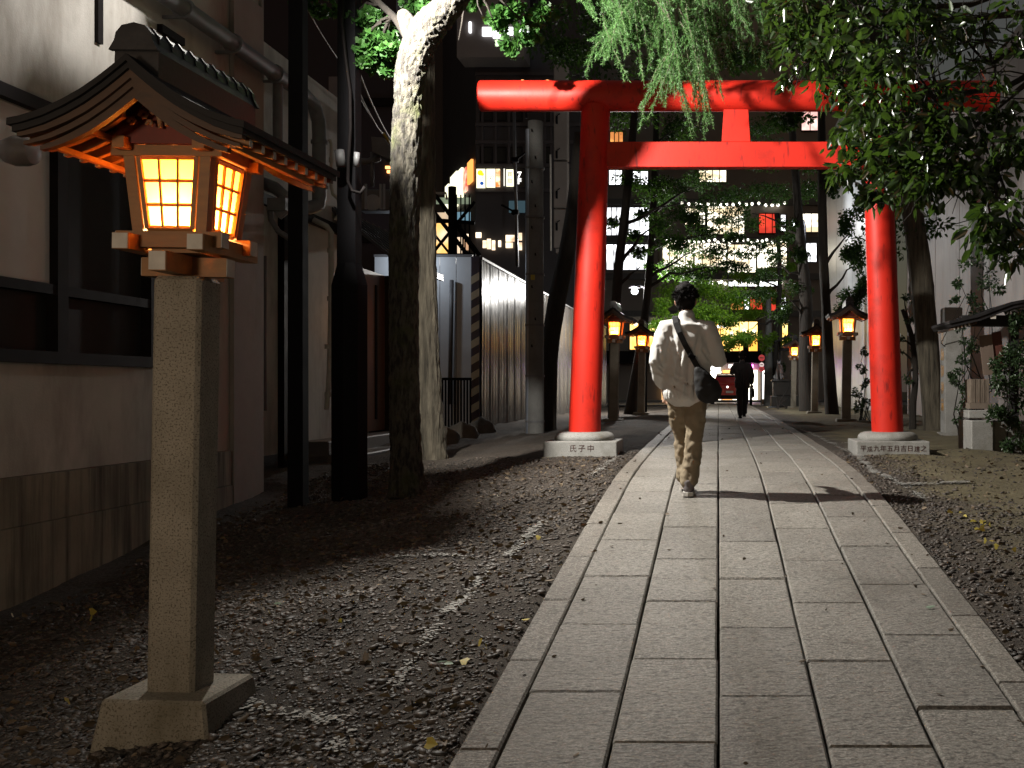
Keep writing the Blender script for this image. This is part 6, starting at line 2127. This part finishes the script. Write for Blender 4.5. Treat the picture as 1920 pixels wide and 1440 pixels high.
    me.vertices.foreach_set('co', co.ravel()); me.update()
    # ---- trousers
    tr = [[((J['hipL'] + J['hipR']) / 2 + Vector((0, 0, .10)), (.165, .115)), ((J['hipL'] + J['hipR']) / 2 + Vector((0, 0, .0)), (.170, .120)), ((J['hipL'] + J['hipR']) / 2 + Vector((0, 0, -.07)), (.155, .110))]]
    for S in 'LR':
        hp_, kn, an = J['hip' + S], J['kn' + S], J['an' + S]
        tr.append([(hp_, (.092, .102)), (lerp(hp_, kn, .4), (.092, .098)), (lerp(hp_, kn, .8), (.080, .084)), (kn, (.076, .080)), (lerp(kn, an, .35), (.074, .076)), (lerp(kn, an, .7), (.070, .072)), (lerp(kn, an, .88), (.074, .076)), (lerp(kn, an, .99), (.064, .068))])
    blob('trousers', tr, trousers, t, voxel=.0105, smooth=6, wrinkles=pose_wr.get(name + 't', [(.13, .040), (.05, .024), (.028, .008)]), seg=18)
    # ---- shoes
    for S in 'LR':
        an, toe = J['an' + S], J['toe' + S]
        d = (toe - an); d.z = 0; d.normalize()
        pitch = pose.get('pitch' + S, 0)
        q = Matrix.Rotation(math.atan2(-d.x, d.y), 3, 'Z') @ Matrix.Rotation(pitch, 3, 'X')
        fl = Vector((an.x, an.y, toe.z))
        W = lambda x, y, z: fl + q @ Vector((x, y, z))
        s = blob('shoe', [[(W(0, -.045, .075), (.040, .052)), (W(0, -.02, .06), (.044, .05)), (W(0, .06, .055), (.044, .040)), (W(.0, .13, .045), (.046, .030)), (W(0, .18, .040), (.036, .022))], [(W(0, -.03, .06), (.042, .042)), (W(0, -.03, .12), (.044, .046))]], shoe, t, voxel=.008, smooth=3)
        mb = MB()
        out = [(-.040, -.075), (-.046, -.03), (-.042, .05), (-.050, .13), (-.036, .20), (0, .222), (.036, .20), (.050, .13), (.042, .05), (.046, -.03), (.040, -.075), (0, -.092)]
        n = len(out)
        mb.add([W(x, y, z) for z in (0.0, .032) for x, y in out], [tuple(range(n))[::-1], tuple(range(n, 2 * n))] + [(i, (i + 1) % n, (i + 1) % n + n, i + n) for i in range(n)])
        mb.build('sole', sole, s)
    return t, J


pose_wr = {}
M_SKIN = M('skin', (.50, .30, .21), (.42, .24, .165), 8, .55, .1, 80, .002)
M_HAIR = M('black_hair', (.010, .008, .008), (.006, .005, .005), 60, .8, .3, 150, .004, spec=.15)
M_JACKET = M('offwhite_jacket', (.64, .63, .61), (.56, .55, .53), 5, .85, .3, 160, .002)
M_KHAKI = M('khaki_cotton', (.27, .215, .145), (.20, .16, .105), 6, .9, .3, 160, .002)
M_SHOE = M('grey_suede', (.17, .15, .15), (.09, .08, .085), 14, .8, .2, 60, .002)
M_SOLE = M('white_sole', (.58, .56, .52), None, 9, .6, 0)

B1 = (-.252, 8.86, float(EYE - hp(8.86)) + .020)
pose1 = dict(head=(-.022, .04, 1.605), neck=(-.012, .0, 1.475), chest=(-.012, -.01, 1.31), spine=(-.01, 0, 1.08), hem=(-.012, -.005, .795), shL=(-.165, -.01, 1.385), shR=(.150, -.01, 1.38), elL=(-.255, -.07, 1.10), elR=(.245, .02, 1.125), wrL=(-.205, .09, .90), wrR=(.13, .25, 1.20),
             hipL=(-.088, 0, .86), hipR=(.075, 0, .86), knL=(-.052, .15, .47), knR=(.050, -.02, .46), anL=(-.025, .13, .12), anR=(.005, -.05, .09), toeL=(-.02, .40, .035), toeR=(.012, .2, 0), pitchR=0.0, pitchL=-.08)
W1, J1 = person('person', B1, 'person in off white jacket and khaki trousers walking away on the slab path', M_SKIN, M_HAIR, M_JACKET, M_KHAKI, M_SHOE, M_SOLE, pose1)

# crossbody bag: strap over the left shoulder, pouch at the right hip
def bag(B):
    o = Vector(B)
    V = lambda x, y, z: o + Vector((x, y, z))
    t = thing('shoulder_bag', V(.16, -.14, .95), 'black crossbody bag with a wide strap on the back of the white jacket', 'bag')
    blob('pouch', [[(V(.085, -.168, 1.05), (.036, .026)), (V(.115, -.175, .98), (.070, .042)), (V(.155, -.172, .90), (.105, .056)), (V(.185, -.16, .835), (.108, .060)), (V(.20, -.155, .79), (.080, .045))]], M_BLACK, t, voxel=.010, smooth=4, wrinkles=[(.07, .018)])
    pts = [V(-.105, .03, 1.485), V(-.108, -.055, 1.468), V(-.098, -.105, 1.42), V(-.068, -.140, 1.34), V(-.02, -.154, 1.24), V(.03, -.158, 1.15), V(.075, -.165, 1.07), V(.10, -.168, 1.03)]
    mb = MB()
    vs, fs = [], []
    n = len(pts)
    for i, p in enumerate(pts):
        tn = (pts[min(i + 1, n - 1)] - pts[max(i - 1, 0)]).normalized()
        out = Vector((0, -1, .25 if i > 1 else 1.2)).normalized()
        w = tn.cross(out).normalized() * .023
        out = w.cross(tn).normalized() * .004
        vs += [p - w - out, p + w - out, p + w + out, p - w + out]
    for i in range(n - 1):
        for k in range(4):
            a, b = i * 4 + k, i * 4 + (k + 1) % 4
            fs.append((a, b, b + 4, a + 4))
    fs += [(0, 1, 2, 3), tuple(range(4 * n - 4, 4 * n))]
    mb.add(vs, fs)
    s = mb.build('strap', M_BLACK, t)
    mb = MB(); mb.box(V(.035, -.168, 1.143), (.058, .014, .04), rot=Matrix.Rotation(R(28), 3, 'Y'), bev=.004); mb.build('buckle', M_STEEL, s)


bag(B1)

# second walker, dark clothes, far along the path
x2 = at(1392, 0, 25).x
B2 = (x2, 25.0, float(EYE - hp(25)) + .018)
pose2 = dict(head=(0, .02, 1.60), neck=(0, 0, 1.465), chest=(0, -.01, 1.30), spine=(0, 0, 1.07), hem=(0, 0, .80), shL=(-.16, 0, 1.375), shR=(.16, 0, 1.375), elL=(-.27, .06, 1.20), elR=(.235, -.05, 1.10), wrL=(-.13, .22, 1.30), wrR=(.24, .06, .88),
             hipL=(-.08, 0, .86), hipR=(.08, 0, .86), knL=(-.07, -.02, .46), knR=(.07, .14, .47), anL=(-.06, -.10, .09), anR=(.05, .2, .12), toeL=(-.05, .14, 0), toeR=(.055, .45, .03))
M_DJ = M('dark_coat', (.018, .017, .019), (.012, .011, .013), 8, .8, .2, 100, .002)
M_DT = M('dark_trousers', (.016, .016, .020), (.010, .010, .013), 8, .8, .2, 100, .002)
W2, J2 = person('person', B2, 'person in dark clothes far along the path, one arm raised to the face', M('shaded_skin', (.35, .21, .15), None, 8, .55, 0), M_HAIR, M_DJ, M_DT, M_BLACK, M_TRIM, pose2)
W2.scale = (.9, .9, .9)
t = thing('handbag', B2, 'dark handbag hanging from the hand of the dark dressed walker', 'bag')
o = Vector(B2)
blob('pouch', [[(o + Vector((.26, .05, .76)), (.05, .10)), (o + Vector((.27, .05, .66)), (.055, .13)), (o + Vector((.27, .05, .55)), (.05, .12))]], M_BLACK, t, voxel=.014, smooth=3)
t.scale = (.9, .9, .9)
mb = MB(); mb.tube([o + Vector((.26, -.04, .78)), o + Vector((.25, 0, .86)), o + Vector((.25, .08, .86)), o + Vector((.26, .14, .78))], .008, 6); mb.build('strap', M_BLACK, t)
# ================================================================ night sky, fill light, camera
w = bpy.data.worlds.new('World')
SC.world = w
w.use_nodes = True
nt = w.node_tree
bg = nt.nodes['Background']
sky = nt.nodes.new('ShaderNodeTexSky')
sky.sky_type = 'NISHITA'
sky.sun_disc = False
sky.sun_elevation = R(2)
sky.sun_rotation = R(200)
hs = nt.nodes.new('ShaderNodeMix'); hs.data_type = 'RGBA'; hs.inputs[0].default_value = .8
nt.links.new(sky.outputs[0], hs.inputs[6]); hs.inputs[7].default_value = (.60, .545, .50, 1)     # city glow on the night sky
nt.links.new(hs.outputs[2], bg.inputs['Color'])
bg.inputs['Strength'].default_value = .058

# unseen warm fill light, added to lift the near post and house wall
ld = bpy.data.lights.new('warm_fill', 'POINT')
ld.energy = 88; ld.color = (1, .80, .58); ld.shadow_soft_size = .25
lo = bpy.data.objects.new('warm_fill', ld); COL.objects.link(lo); lo.location = (-2.9, .4, 1.3)

cam = bpy.data.cameras.new('camera')
co = bpy.data.objects.new('camera', cam); COL.objects.link(co)
co.location = (0, 0, EYE); co.rotation_euler = (R(90), 0, 0)
cam.sensor_width = 36; cam.lens = F / 1920 * 36
cam.shift_x = (960 - CX) / 1920; cam.shift_y = (CY - 720) / 1920
cam.clip_start = .05; cam.clip_end = 1000
SC.camera = co
SC.view_settings.view_transform = 'Standard'
SC.view_settings.look = 'None'
SC.view_settings.exposure = .64
SC.cycles.use_denoising = True
SC.cycles.max_bounces = 8
SC.cycles.transparent_max_bounces = 8
SC.cycles.sample_clamp_indirect = 6
SC.cycles.caustics_reflective = False
SC.cycles.caustics_refractive = False
